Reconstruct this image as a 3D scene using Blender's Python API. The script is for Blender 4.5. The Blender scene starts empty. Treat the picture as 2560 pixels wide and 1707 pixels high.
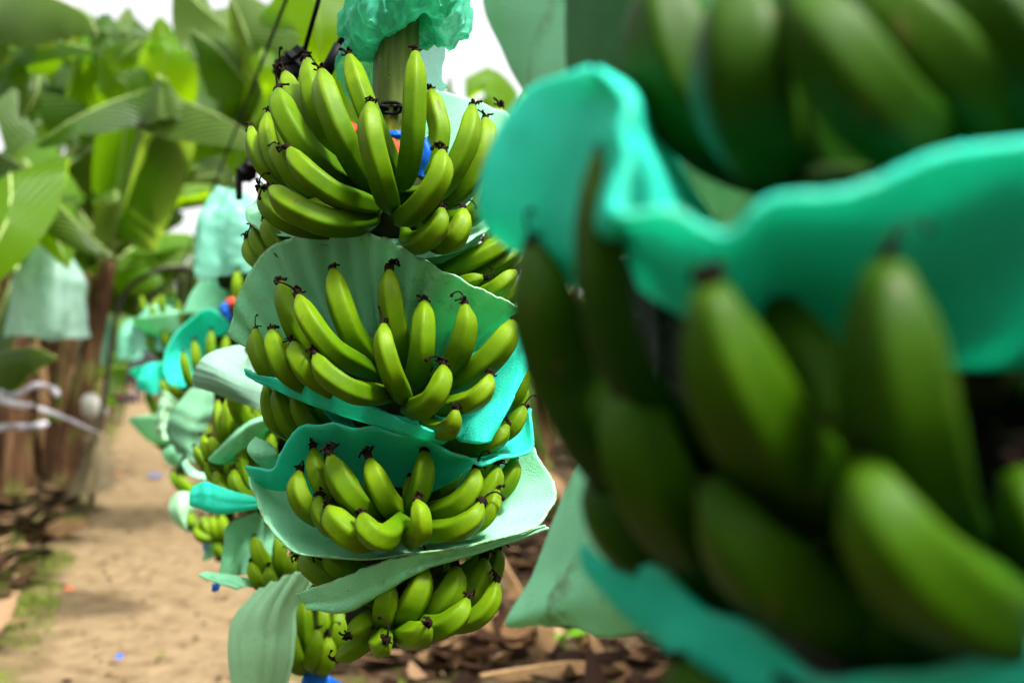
import bpy, bmesh, math, random
from mathutils import Vector, Matrix, Quaternion, noise
R = random.Random(7)
PI = math.pi
scene = bpy.context.scene
COL = scene.collection

# ------------------------------------------------------------------ camera model (used to turn photo measurements into places)
F, CX, CY, HZ, CAMH = 2489.0, 1280.0, 853.5, 945.0, 1.25
TH = math.atan((HZ - CY) / F)
FW, UP, RT = Vector((0, math.cos(TH), math.sin(TH))), Vector((0, -math.sin(TH), math.cos(TH))), Vector((1, 0, 0))
CAM = Vector((0, 0, CAMH))
def P(x, y, d): return CAM + d * (FW + RT * ((x - CX) / F) + UP * ((CY - y) / F))
def reg(x0, y0, s): return lambda u, v, d: (x0 + u / s, y0 + v / s, d)
FULL = lambda u, v, d: (u, v, d)
r1, r2, r3 = reg(0, 0, 2.45), reg(0, 560, 2.45), reg(0, 1067, 2.45)
r4, r5, r6 = reg(560, 0, 2.45), reg(560, 520, 2.613), reg(400, 1000, 2.2183)
r7, r8 = reg(1160, 0, 1.68), reg(1160, 807, 1.68)
r9, r10 = reg(380, 960, 3.135), reg(340, 640, 3.92)
SC = {id(FULL): 1, id(r1): 2.45, id(r2): 2.45, id(r3): 2.45, id(r4): 2.45, id(r5): 2.613, id(r6): 2.2183, id(r7): 1.68, id(r8): 1.68, id(r9): 3.135, id(r10): 3.92}
def ground_at(x, y):
    d = CAMH * F / max(8.0, (y - HZ))
    p = P(x, y, d); p.z = 0; return p
RAIL = lambda y: -0.184 - 0.374 * (y - 1.55)

# ------------------------------------------------------------------ materials
def mat(name):
    m = bpy.data.materials.new(name); m.use_nodes = True
    nt = m.node_tree; nt.nodes.clear()
    return m, nt, nt.nodes, nt.links
def node(nt, t, **kw):
    n = nt.nodes.new(t)
    for k, v in kw.items():
        if k in n.inputs: n.inputs[k].default_value = v
        else: setattr(n, k, v)
    return n
def ramp(nt, fac, stops):
    r = nt.nodes.new('ShaderNodeValToRGB')
    e = r.color_ramp.elements
    while len(e) < len(stops): e.new(0.5)
    for i, (p, c) in enumerate(stops):
        e[i].position = p; e[i].color = (*c, 1) if len(c) == 3 else c
    nt.links.new(fac, r.inputs['Fac']); return r.outputs['Color']
def mix(nt, fac, a, b, mode='MIX'):
    m = nt.nodes.new('ShaderNodeMix'); m.data_type = 'RGBA'; m.blend_type = mode
    def put(s, v):
        if isinstance(v, (int, float)): s.default_value = v
        elif isinstance(v, tuple): s.default_value = (*v, 1) if len(v) == 3 else v
        else: nt.links.new(v, s)
    put(m.inputs[0], fac); put(m.inputs[6], a); put(m.inputs[7], b)
    return m.outputs[2]
def math_(nt, op, a, b=0.0):
    m = nt.nodes.new('ShaderNodeMath'); m.operation = op
    for s, v in zip(m.inputs, (a, b)):
        if isinstance(v, (int, float)): s.default_value = v
        else: nt.links.new(v, s)
    return m.outputs[0]
def mapping(nt, vec, scale):
    m = nt.nodes.new('ShaderNodeMapping'); m.inputs['Scale'].default_value = scale
    nt.links.new(vec, m.inputs['Vector']); return m.outputs['Vector']
def noise_(nt, vec, scale, detail=4, rough=0.55, out='Fac'):
    n = nt.nodes.new('ShaderNodeTexNoise'); n.inputs['Scale'].default_value = scale
    n.inputs['Detail'].default_value = detail; n.inputs['Roughness'].default_value = rough
    nt.links.new(vec, n.inputs['Vector']); return n.outputs[out]
def bump(nt, h, strength, dist=0.01):
    b = nt.nodes.new('ShaderNodeBump'); b.inputs['Strength'].default_value = strength; b.inputs['Distance'].default_value = dist
    nt.links.new(h, b.inputs['Height']); return b.outputs['Normal']
def finish(nt, col, rough=0.5, nrm=None, spec=0.5, transl=0.0, tcol=None, coat=0.0):
    p = nt.nodes.new('ShaderNodeBsdfPrincipled')
    if isinstance(col, tuple): p.inputs['Base Color'].default_value = (*col, 1)
    else: nt.links.new(col, p.inputs['Base Color'])
    if isinstance(rough, (int, float)): p.inputs['Roughness'].default_value = rough
    else: nt.links.new(rough, p.inputs['Roughness'])
    p.inputs['Specular IOR Level'].default_value = spec
    p.inputs['Coat Weight'].default_value = coat
    if nrm is not None: nt.links.new(nrm, p.inputs['Normal'])
    out = nt.nodes.new('ShaderNodeOutputMaterial'); sh = p.outputs[0]
    if transl > 0:
        t = nt.nodes.new('ShaderNodeBsdfTranslucent'); c = tcol if tcol is not None else col
        if isinstance(c, tuple): t.inputs['Color'].default_value = (*c, 1)
        else: nt.links.new(c, t.inputs['Color'])
        if nrm is not None: nt.links.new(nrm, t.inputs['Normal'])
        mx = nt.nodes.new('ShaderNodeMixShader'); mx.inputs[0].default_value = transl
        nt.links.new(sh, mx.inputs[1]); nt.links.new(t.outputs[0], mx.inputs[2]); sh = mx.outputs[0]
    nt.links.new(sh, out.inputs['Surface'])
M = {}
def simple(name, col, rough=0.6, var=0.25, scale=12, transl=0.0, spec=0.15, bmp=0.0):
    m, nt, n, l = mat(name); tc = node(nt, 'ShaderNodeTexCoord')
    f = noise_(nt, tc.outputs['Object'], scale, 5)
    lo = tuple(c * (1 - var) for c in col); hi = tuple(min(1, c * (1 + var)) for c in col)
    c = ramp(nt, f, [(0.3, lo), (0.7, hi)])
    finish(nt, c, rough, bump(nt, f, bmp) if bmp else None, spec, transl)
    M[name] = m; return m

def banana_mat(name, base, dark, tip):
    m, nt, n, l = mat(name)
    tc = node(nt, 'ShaderNodeTexCoord'); oi = node(nt, 'ShaderNodeObjectInfo')
    uv = node(nt, 'ShaderNodeSeparateXYZ'); l.new(tc.outputs['UV'], uv.inputs[0])
    st = noise_(nt, mapping(nt, tc.outputs['UV'], (14, 1.6, 1)), 1.0, 4)
    big = noise_(nt, tc.outputs['Object'], 26, 3)
    c = ramp(nt, uv.outputs['Y'], [(0.0, dark), (0.22, tuple(0.6 * a + 0.4 * b for a, b in zip(dark, base))), (0.5, base), (0.9, tip), (1.0, tuple(x * 0.75 for x in tip))])
    c = mix(nt, math_(nt, 'MULTIPLY', st, 0.5), c, tuple(x * 0.62 for x in base), 'MIX')
    c = mix(nt, math_(nt, 'MULTIPLY', oi.outputs['Random'], 0.5), c, tuple(.5 * a + .5 * b for a, b in zip(dark, base)))
    bl = ramp(nt, big, [(0.42, (0.82, 0.86, 0.8)), (0.62, (1.08, 1.05, 1.0))])
    c = mix(nt, 1.0, c, bl, 'MULTIPLY')
    vo = node(nt, 'ShaderNodeTexNoise', Scale=420.0, Detail=1.0); l.new(tc.outputs['Object'], vo.inputs['Vector'])
    sp = ramp(nt, vo.outputs['Fac'], [(0.70, (0, 0, 0)), (0.76, (1, 1, 1))])
    pv = noise_(nt, tc.outputs['Object'], 60, 2)
    sp2 = math_(nt, 'MULTIPLY', sp, ramp(nt, pv, [(0.5, (0, 0, 0)), (0.7, (1, 1, 1))]))
    c = mix(nt, sp2, c, (0.09, 0.06, 0.02))
    sc_ = noise_(nt, mapping(nt, tc.outputs['Object'], (1, 1, 0.35)), 75, 3, 0.7)
    scar = ramp(nt, sc_, [(0.645, (0, 0, 0)), (0.70, (0.75, 0.75, 0.75))])
    c = mix(nt, scar, c, (0.11, 0.085, 0.025))
    rg = math_(nt, 'ADD', math_(nt, 'MULTIPLY', st, 0.25), 0.36)
    nb = bump(nt, noise_(nt, tc.outputs['Object'], 160, 2), 0.12, 0.002)
    finish(nt, c, rg, nb, 0.09)
    M[name] = m
banana_mat('banana_skin', (0.072, 0.168, 0.0008), (0.012, 0.060, 0.0006), (0.165, 0.27, 0.004))
banana_mat('shaded_banana_skin', (0.0075, 0.046, 0.0001), (0.0008, 0.014, 0.0001), (0.046, 0.115, 0.0002))  # darker banana skin for the closest bunch, its shade put into the colour

def foam_mat(name, col, tcol, stain=0.5, transl=0.34):
    m, nt, n, l = mat(name)
    tc = node(nt, 'ShaderNodeTexCoord'); uv = node(nt, 'ShaderNodeSeparateXYZ'); l.new(tc.outputs['UV'], uv.inputs[0])
    v = node(nt, 'ShaderNodeTexVoronoi', Scale=420.0); l.new(tc.outputs['Object'], v.inputs['Vector'])
    big = noise_(nt, tc.outputs['Object'], 9, 4)
    c = ramp(nt, big, [(0.3, tuple(x * 0.88 for x in col)), (0.7, tuple(min(1, x * 1.08) for x in col))])
    c = mix(nt, math_(nt, 'MULTIPLY', v.outputs['Distance'], 0.3), c, tuple(min(1, x + 0.3) for x in col))
    d = noise_(nt, tc.outputs['Object'], 21, 6, 0.7)
    fl = noise_(nt, tc.outputs['Object'], 170, 3, 0.7)
    big2 = noise_(nt, tc.outputs['Object'], 6, 2)
    stn = math_(nt, 'MULTIPLY', ramp(nt, d, [(0.54, (0, 0, 0)), (0.72, (1, 1, 1))]), ramp(nt, big2, [(0.47, (0, 0, 0)), (0.62, (1, 1, 1))]))
    c = mix(nt, math_(nt, 'MULTIPLY', stn, stain), c, (0.16, 0.13, 0.05))
    fk = ramp(nt, fl, [(0.70, (0, 0, 0)), (0.73, (1, 1, 1))])
    c = mix(nt, math_(nt, 'MULTIPLY', fk, stain * 1.2), c, (0.05, 0.035, 0.015))
    # brown rub along the rim of the sheet
    e = ramp(nt, uv.outputs['Y'], [(0.968, (0, 0, 0)), (1.0, (1, 1, 1))])
    e2 = ramp(nt, noise_(nt, tc.outputs['Object'], 70, 5, 0.7), [(0.42, (0, 0, 0)), (0.6, (1, 1, 1))])
    c = mix(nt, math_(nt, 'MULTIPLY', math_(nt, 'MULTIPLY', e, e2), stain), c, (0.30, 0.24, 0.10))
    nb = bump(nt, v.outputs['Distance'], 0.45, 0.0016)
    finish(nt, c, 0.5, nb, 0.06, transl, tcol)
    M[name] = m
foam_mat('mint_foam', (0.30, 0.80, 0.46), (0.09, 0.76, 0.32), 0.9, 0.32)
foam_mat('white_foam', (0.25, 0.46, 0.34), (0.22, 0.55, 0.34), 0.25, 0.35)
foam_mat('sage_foam', (0.40, 0.76, 0.42), (0.14, 0.62, 0.22), 0.6, 0.32)
foam_mat('pine_foam', (0.13, 0.37, 0.19), (0.05, 0.36, 0.12), 0.6, 0.32)
foam_mat('teal_foam', (0.001, 0.76, 0.57), (0.0, 0.82, 0.58), 0.35, 0.45)
foam_mat('gap_shade_foam', (0.001, 0.014, 0.002), (0.0, 0.014, 0.001), 0.2, 0.1)  # near-black foam for added sheets: shade of the gaps put into the colour
foam_mat('shaded_mint_foam', (0.004, 0.15, 0.015), (0.0, 0.2, 0.01), 0.2, 0.3)  # mint foam turned deep green, shade put into the colour

def leaf_mat(name, top, under, glow, transl=0.4):
    m, nt, n, l = mat(name)
    tc = node(nt, 'ShaderNodeTexCoord'); ge = node(nt, 'ShaderNodeNewGeometry'); oi = node(nt, 'ShaderNodeObjectInfo')
    uvm = mapping(nt, tc.outputs['UV'], (1, 90, 1))
    w = node(nt, 'ShaderNodeTexWave', Scale=1.0, Distortion=1.5, bands_direction='Y'); l.new(mapping(nt, tc.outputs['UV'], (0.6, 24, 1)), w.inputs['Vector'])
    big = noise_(nt, tc.outputs['Object'], 3.0, 4)
    c = mix(nt, ge.outputs['Backfacing'], top, under)
    c = mix(nt, math_(nt, 'MULTIPLY', w.outputs['Fac'], 0.45), c, tuple(x * 0.55 for x in top))
    c = mix(nt, 1.0, c, ramp(nt, big, [(0.3, (0.72, 0.76, 0.7)), (0.7, (1.15, 1.12, 1.1))]), 'MULTIPLY')
    c = mix(nt, math_(nt, 'MULTIPLY', oi.outputs['Random'], 0.4), c, tuple(x * 0.6 for x in top))
    br = ramp(nt, noise_(nt, tc.outputs['Object'], 5, 6, 0.7), [(0.66, (0, 0, 0)), (0.74, (1, 1, 1))])
    c = mix(nt, math_(nt, 'MULTIPLY', br, 0.5), c, (0.22, 0.16, 0.05))
    finish(nt, c, 0.38, bump(nt, w.outputs['Fac'], 0.45, 0.02), 0.2, transl, glow)
    M[name] = m
leaf_mat('leaf_blade', (0.034, 0.085, 0.005), (0.095, 0.165, 0.045), (0.19, 0.40, 0.002), 0.44)
leaf_mat('leaf_pale', (0.075, 0.135, 0.025), (0.22, 0.29, 0.135), (0.28, 0.44, 0.03), 0.36)
leaf_mat('leaf_lime', (0.07, 0.18, 0.003), (0.12, 0.25, 0.010), (0.38, 0.66, 0.002), 0.55)
leaf_mat('leaf_dry', (0.26, 0.15, 0.065), (0.34, 0.22, 0.11), (0.34, 0.18, 0.06), 0.25)
simple('leaf_rib', (0.34, 0.44, 0.14), 0.45, 0.2)
simple('leaf_rib_dry', (0.25, 0.15, 0.07), 0.7, 0.3)

def trunk_mat():
    m, nt, n, l = mat('pseudostem'); tc = node(nt, 'ShaderNodeTexCoord')
    s = noise_(nt, mapping(nt, tc.outputs['Object'], (9, 9, 0.55)), 2.2, 6, 0.65)
    b = noise_(nt, mapping(nt, tc.outputs['Object'], (1, 1, 0.6)), 3.2, 4)
    c = ramp(nt, s, [(0.28, (0.006, 0.003, 0.002)), (0.45, (0.042, 0.020, 0.010)), (0.6, (0.11, 0.055, 0.026)), (0.75, (0.19, 0.12, 0.065))])
    g = ramp(nt, b, [(0.52, (0, 0, 0)), (0.66, (1, 1, 1))])
    oi = node(nt, 'ShaderNodeObjectInfo')
    c = mix(nt, math_(nt, 'MULTIPLY', g, math_(nt, 'ADD', oi.outputs['Random'], 0.2)), c, (0.10, 0.145, 0.025))
    finish(nt, c, 0.8, bump(nt, s, 0.7, 0.03), 0.06)
    M['pseudostem'] = m
trunk_mat()
def stalk_mat():
    m, nt, n, l = mat('bunch_stalk'); tc = node(nt, 'ShaderNodeTexCoord')
    s = noise_(nt, mapping(nt, tc.outputs['Object'], (30, 30, 2.0)), 4, 5)
    b = noise_(nt, mapping(nt, tc.outputs['Object'], (1, 1, 0.9)), 9, 3)
    c = ramp(nt, s, [(0.3, (0.045, 0.075, 0.012)), (0.7, (0.105, 0.145, 0.03))])
    y = ramp(nt, b, [(0.56, (0, 0, 0)), (0.66, (1, 1, 1))])
    c = mix(nt, math_(nt, 'MULTIPLY', y, 0.75), c, (0.33, 0.34, 0.02))
    fl = ramp(nt, noise_(nt, tc.outputs['Object'], 130, 3, 0.6), [(0.69, (0, 0, 0)), (0.74, (1, 1, 1))])
    c = mix(nt, fl, c, (0.42, 0.42, 0.24))
    fd = ramp(nt, noise_(nt, tc.outputs['Object'], 60, 4, 0.7), [(0.64, (0, 0, 0)), (0.72, (1, 1, 1))])
    c = mix(nt, math_(nt, 'MULTIPLY', fd, 0.6), c, (0.035, 0.03, 0.015))
    finish(nt, c, 0.5, bump(nt, s, 0.4, 0.006), 0.12)
    M['bunch_stalk'] = m
stalk_mat()
simple('dark_stalk', (0.014, 0.020, 0.004), 0.7, 0.4, 40, 0, .04)
simple('dried_flower', (0.014, 0.008, 0.006), 0.85, 0.7, 120, 0, .03)
simple('black_steel', (0.006, 0.006, 0.0065), 0.5, 0.3, 40, 0, .06)
simple('pipe_steel', (0.05, 0.043, 0.034), 0.6, 0.5, 8)
simple('red_tape', (0.72, 0.10, 0.05), 0.3, 0.2, 60, 0.3)
simple('blue_tape', (0.01, 0.13, 0.62), 0.3, 0.25, 60, 0.3)
simple('strap_plastic', (0.50, 0.47, 0.52), 0.45, 0.2, 6, 0.2)
simple('white_plastic', (0.62, 0.60, 0.54), 0.45, 0.1, 6, 0.3)
simple('dark_cloth', (0.012, 0.014, 0.03), 0.9, 0.3)
simple('red_cloth', (0.45, 0.05, 0.04), 0.9, 0.2)
simple('purple_cloth', (0.16, 0.10, 0.2), 0.9, 0.2)
simple('skin', (0.32, 0.17, 0.10), 0.6, 0.1)
simple('hair', (0.01, 0.008, 0.006), 0.7, 0.1)
simple('leaf_shoot', (0.16, 0.40, 0.02), 0.4, 0.2, 12, 0.4)

def film_mat(name, col, alpha=0.35):
    m, nt, n, l = mat(name); tc = node(nt, 'ShaderNodeTexCoord')
    f = noise_(nt, mapping(nt, tc.outputs['Object'], (1, 1, 0.4)), 34, 5, 0.65)
    tr = node(nt, 'ShaderNodeBsdfTransparent'); tr.inputs['Color'].default_value = (*[0.45 + 0.55 * x for x in col], 1)
    tl = node(nt, 'ShaderNodeBsdfTranslucent'); tl.inputs['Color'].default_value = (*col, 1)
    p = node(nt, 'ShaderNodeBsdfPrincipled'); p.inputs['Base Color'].default_value = (*col, 1); p.inputs['Roughness'].default_value = 0.24
    nb = bump(nt, f, 0.7, 0.008)
    l.new(nb, p.inputs['Normal']); l.new(nb, tl.inputs['Normal'])
    a = node(nt, 'ShaderNodeMixShader'); a.inputs[0].default_value = 0.42
    l.new(p.outputs[0], a.inputs[1]); l.new(tl.outputs[0], a.inputs[2])
    b = node(nt, 'ShaderNodeMixShader'); b.inputs[0].default_value = alpha
    l.new(a.outputs[0], b.inputs[1]); l.new(tr.outputs[0], b.inputs[2])
    o = node(nt, 'ShaderNodeOutputMaterial'); l.new(b.outputs[0], o.inputs['Surface'])
    M[name] = m
film_mat('green_film', (0.10, 0.66, 0.42), 0.42)
film_mat('pale_film', (0.24, 0.64, 0.47), 0.22)
film_mat('clear_film', (0.52, 0.80, 0.68), 0.38)

def ground_mat():
    m, nt, n, l = mat('ground_soil'); tc = node(nt, 'ShaderNodeTexCoord')
    sp = node(nt, 'ShaderNodeSeparateXYZ'); l.new(tc.outputs['Object'], sp.inputs[0])
    f = noise_(nt, tc.outputs['Object'], 7, 8, 0.7)
    g = noise_(nt, tc.outputs['Object'], 1.3, 5, 0.6)
    k = noise_(nt, tc.outputs['Object'], 40, 4, 0.7)
    soil = ramp(nt, f, [(0.3, (0.008, 0.005, 0.003)), (0.5, (0.032, 0.020, 0.011)), (0.68, (0.11, 0.075, 0.045))])
    sand = ramp(nt, f, [(0.28, (0.06, 0.038, 0.019)), (0.45, (0.155, 0.108, 0.058)), (0.7, (0.235, 0.170, 0.096))])
    sand = mix(nt, ramp(nt, k, [(0.58, (0, 0, 0)), (0.7, (0.7, 0.7, 0.7))]), sand, (0.15, 0.09, 0.045))
    off = math_(nt, 'ADD', sp.outputs['X'], math_(nt, 'ADD', math_(nt, 'MULTIPLY', sp.outputs['Y'], 0.374), 0.184 - 0.374 * 1.55))
    dist = math_(nt, 'ABSOLUTE', math_(nt, 'ADD', off, 0.24))
    dist = math_(nt, 'ADD', dist, math_(nt, 'MULTIPLY', math_(nt, 'SUBTRACT', g, 0.5), 0.9))
    pm = ramp(nt, dist, [(0.55, (1, 1, 1)), (0.85, (0, 0, 0))])
    base = mix(nt, pm, soil, sand)
    mo = ramp(nt, noise_(nt, mapping(nt, tc.outputs['Object'], (1, 0.7, 1)), 2.3, 6, 0.7), [(0.46, (0, 0, 0)), (0.60, (1, 1, 1))])
    edge = ramp(nt, dist, [(0.58, (0, 0, 0)), (0.74, (1, 1, 1)), (1.0, (1, 1, 1)), (1.4, (0.1, 0.1, 0.1))])
    mossc = ramp(nt, k, [(0.35, (0.05, 0.075, 0.008)), (0.65, (0.16, 0.19, 0.03))])
    c = mix(nt, math_(nt, 'MULTIPLY', mo, edge), base, mossc)
    finish(nt, c, 0.95, bump(nt, f, 0.6, 0.05), 0.03)
    M['ground_soil'] = m
ground_mat()
def litter_mat():
    m, nt, n, l = mat('litter'); a = node(nt, 'ShaderNodeAttribute', attribute_name='tone')
    c = ramp(nt, a.outputs['Fac'], [(0.0, (0.006, 0.003, 0.002)), (0.5, (0.03, 0.014, 0.007)), (0.78, (0.11, 0.06, 0.028)), (0.95, (0.26, 0.17, 0.095)), (1.0, (0.07, 0.10, 0.012))])
    finish(nt, c, 0.8, None, 0.06, 0.12); M['litter'] = m
litter_mat()

# ------------------------------------------------------------------ object helpers
used_labels = set()
def tag(o, label=None, cat=None, group=None, kind=None):
    if label: o['label'] = label
    if cat: o['category'] = cat
    if group: o['group'] = group
    if kind: o['kind'] = kind
    return o
def empty(name, loc, label, cat, group=None):
    o = bpy.data.objects.new(name, None); COL.objects.link(o); o.location = loc; o.empty_display_size = 0.05
    o['loc0'] = 0
    del o['loc0']
    return tag(o, label, cat, group)
def abs_loc(o):
    v = Vector(o.location)
    while o.parent is not None:
        o = o.parent; v += Vector(o.location)
    return v
def link_mesh(name, me, parent=None, origin=None, label=None, cat=None, group=None, kind=None):
    """Links a mesh whose vertices are world positions; the object's origin goes to ORIGIN (none of the parents rotate)."""
    o = bpy.data.objects.new(name, me); COL.objects.link(o)
    org = Vector(origin) if origin is not None else (abs_loc(parent) if parent is not None else Vector((0, 0, 0)))
    me.transform(Matrix.Translation(-org))
    if parent is not None:
        o.parent = parent; o.location = org - abs_loc(parent)
    else: o.location = org
    return tag(o, label, cat, group, kind)
def mesh_from(verts, faces, uvs=None, mats=(), smooth=True, midx=None, name='m'):
    me = bpy.data.meshes.new(name)
    me.from_pydata([tuple(v) for v in verts], [], faces)
    if uvs is not None:
        ul = me.uv_layers.new(name='UVMap')
        data = [0.0] * (2 * len(me.loops)); k = 0
        for p in me.polygons:
            for li in p.loop_indices:
                u = uvs[me.loops[li].vertex_index]; data[2 * li] = u[0]; data[2 * li + 1] = u[1]
        ul.data.foreach_set('uv', data)
    for mm in mats: me.materials.append(M[mm])
    if midx: me.polygons.foreach_set('material_index', midx)
    if smooth: me.polygons.foreach_set('use_smooth', [True] * len(me.polygons))
    me.update(); return me

def cr(p0, p1, p2, p3, t):
    return 0.5 * ((2 * p1) + (p2 - p0) * t + (2 * p0 - 5 * p1 + 4 * p2 - p3) * t * t + (3 * p1 - p0 - 3 * p2 + p3) * t ** 3)
def spline(pts, n):
    pts = [Vector(p) for p in pts]
    if len(pts) == 2: pts = [pts[0], pts[0].lerp(pts[1], .5), pts[1]]
    q = [pts[0] * 2 - pts[1]] + pts + [pts[-1] * 2 - pts[-2]]
    out = []; m = len(pts) - 1
    for i in range(n):
        s = i / (n - 1) * m; k = min(int(s), m - 1)
        out.append(cr(q[k], q[k + 1], q[k + 2], q[k + 3], s - k))
    return out
def resample(pts, n, dense=80):
    d = spline(pts, dense); L = [0]
    for a, b in zip(d, d[1:]): L.append(L[-1] + (b - a).length)
    out = []; k = 0
    for i in range(n):
        s = L[-1] * i / (n - 1)
        while k < len(d) - 2 and L[k + 1] < s: k += 1
        t = (s - L[k]) / max(1e-9, L[k + 1] - L[k]); out.append(d[k].lerp(d[k + 1], min(1, max(0, t))))
    return out, L[-1]
def frames(pts, hint=Vector((0, -1, 0.3))):
    T = []
    for i in range(len(pts)):
        a, b = pts[max(0, i - 1)], pts[min(len(pts) - 1, i + 1)]
        T.append((b - a).normalized())
    n = hint - T[0] * hint.dot(T[0])
    if n.length < 1e-4: n = Vector((1, 0, 0)) - T[0] * T[0].x
    n.normalize(); N = [n]
    for i in range(1, len(pts)):
        n = N[-1] - T[i] * N[-1].dot(T[i]); n.normalize(); N.append(n)
    return T, N
def tube(pts, radii, seg=8, shape=None, cap=True, hint=Vector((0, -1, 0.3)), tw=0.0):
    T, N = frames(pts, hint); vs, fs, uv = [], [], []
    n = len(pts)
    for i, p in enumerate(pts):
        B = T[i].cross(N[i])
        for j in range(seg):
            a = 2 * PI * j / seg + tw
            r = radii[i] * (shape(a, i / (n - 1)) if shape else 1)
            vs.append(p + (N[i] * math.cos(a) + B * math.sin(a)) * r); uv.append((j / seg, i / (n - 1)))
    for i in range(n - 1):
        for j in range(seg):
            k = (j + 1) % seg
            fs.append((i * seg + j, i * seg + k, (i + 1) * seg + k, (i + 1) * seg + j))
    if cap:
        fs.append(tuple(range(seg))[::-1]); fs.append(tuple((n - 1) * seg + j for j in range(seg)))
    return vs, fs, uv
class MB:
    def __init__(s): s.v, s.f, s.u, s.m = [], [], [], []
    def add(s, vs, fs, uv=None, mi=0):
        b = len(s.v); s.v += [Vector(x) for x in vs]; s.f += [tuple(b + i for i in f) for f in fs]
        s.u += uv if uv else [(0, 0)] * len(vs); s.m += [mi] * len(fs); return s
    def mesh(s, mats, smooth=True): return mesh_from(s.v, s.f, s.u, mats, smooth, s.m)

# ------------------------------------------------------------------ bananas
PROF = [(0, .42), (.05, .44), (.11, .58), (.18, .80), (.27, .96), (.38, 1.02), (.6, 1.04), (.76, 1.02), (.85, .95), (.91, .82), (.95, .63), (.98, .44), (1, .36)]
def prof(t):
    for (a, x), (b, y) in zip(PROF, PROF[1:]):
        if t <= b: return x + (y - x) * (t - a) / (b - a)
    return PROF[-1][1]
def pent(phase, k):
    def f(a, t):
        s = 2 * PI / 5; b = ((a - phase) % s) - s / 2
        poly = math.cos(s / 2) / math.cos(b) * 1.12
        kk = k * min(1, 4 * t) * min(1, 5 * (1 - t) + .25)
        return (1 - kk) + kk * poly
    return f
def make_tips():
    out = []
    for s in range(6):
        r = random.Random(50 + s); mb = MB()
        mb.add(*tube([Vector((0, 0, -.35)), Vector((.05, 0, .25)), Vector((.08, .05, .6))], [.40, .42, .30], 7, lambda a, t: 1 + .3 * math.sin(3 * a + s)))
        for k in range(r.randint(3, 6)):
            a = r.uniform(0, 2 * PI); d = Vector((math.cos(a), math.sin(a), 0)); q = r.uniform(.4, 1.1)
            pts = [Vector((0, 0, .3)) + d * .2, d * .45 * q + Vector((0, 0, .75)), d * .75 * q + Vector((r.uniform(-.2, .2), r.uniform(-.2, .2), .95 * q)), d * .8 * q + Vector((r.uniform(-.4, .4), r.uniform(-.4, .4), .65 * q))]
            mb.add(*tube(spline(pts, 7), [.17, .15, .13, .15, .11, .09, .12], 5))
        if s % 2:
            a = r.uniform(0, 2 * PI); d = Vector((math.cos(a), math.sin(a), 0)); e = Vector((-d.y, d.x, 0))
            pts = [Vector((0, 0, .4)), d * .2 + Vector((0, 0, 1.2)), d * .8 + Vector((0, 0, 1.8)), d * 1.5 + e * .2 + Vector((0, 0, 1.75)), d * 1.75 + e * .3 + Vector((0, 0, 1.4))]
            mb.add(*tube(spline(pts, 12), [.16, .13, .11, .10, .09, .09, .08, .08, .09, .17, .21, .12], 5))
        out.append(mb.mesh(['dried_flower']))
    return out
TIPS = make_tips()
def rot_to(z, roll):
    q = Vector((0, 0, 1)).rotation_difference(z)
    return q @ Quaternion((0, 0, 1), roll)
def banana3d(parent, pts, radius, tip=True, mt='banana_skin', nseg=26, tipscale=1.0):
    ps, L = resample(pts, nseg)
    s = [prof(i / (nseg - 1)) * radius for i in range(nseg)]
    vs, fs, uv = tube(ps, s, 30 if nseg > 20 else 20, pent(R.uniform(0, 6), R.uniform(.85, 1.05)))
    me = mesh_from(vs, fs, uv, [mt])
    o = link_mesh('banana', me, parent, ps[0])
    if tip:
        t = bpy.data.objects.new('flower_tip', R.choice(TIPS)); COL.objects.link(t); t.parent = o
        t.location = ps[-1] - ps[0]; t.rotation_mode = 'QUATERNION'
        t.rotation_quaternion = rot_to((ps[-1] - ps[-2]).normalized(), R.uniform(0, 6))
        k = radius * .86 * R.uniform(.85, 1.15) * tipscale; t.scale = (k, k, k)
    return o
def bananas(parent, rg, crown, rows, depth_fn=None, mt='banana_skin', tipscale=1.0):
    """rows: (width, (u, v, d) tip ... (u, v, d) base); crown: where the hand joins the stalk."""
    s = SC[id(rg)]
    for row in rows:
        w, pts = row[0], row[1:]
        pts = list(reversed(pts))
        P3 = [P(*rg(*p)) for p in pts]
        c = P(*rg(*crown))
        d = pts[len(pts) // 2][2]
        rad = w / s * .5 * d / F * (1.14 if mt == 'shaded_banana_skin' else 1.03) * R.uniform(.96, 1.05)
        # the pedicel: from the hand's crown to the first measured point
        P3 = [P3[0].lerp(c, min(1, .045 / max(.001, (P3[0] - c).length)))] + P3
        banana3d(parent, P3, rad, mt=mt, tipscale=tipscale * (.6 if mt == 'shaded_banana_skin' else 1))
def ring_roll(c, R0, r0, nz, na, seed, sq=1.0, lift=None):
    vs, fs, uv = [], [], []
    for i in range(na):
        a = 2 * PI * i / na
        k = 1 + .22 * noise.noise(Vector((math.cos(a) * 1.7, math.sin(a) * 1.7, seed)))
        for j in range(nz):
            b = 2 * PI * j / nz
            rr = R0 * k + r0 * math.cos(b) * (1 + .3 * noise.noise(Vector((a * 2, b, seed)))) + (.0025 * math.sin(17 * a + 3 * b + 2 * noise.noise(Vector((a * 3, b, seed)))) + 0.002 * math.sin(31 * a - 2 * b) if na > 100 else 0)
            vs.append(c + Vector((rr * math.cos(a), rr * math.sin(a), r0 * sq * math.sin(b) + (lift(a) if lift else 0))))
            uv.append((i / na, j / nz))
    for i in range(na):
        for j in range(nz):
            i2, j2 = (i + 1) % na, (j + 1) % nz
            fs.append((i * nz + j, i2 * nz + j, i2 * nz + j2, i * nz + j2))
    return vs, fs, uv
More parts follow.
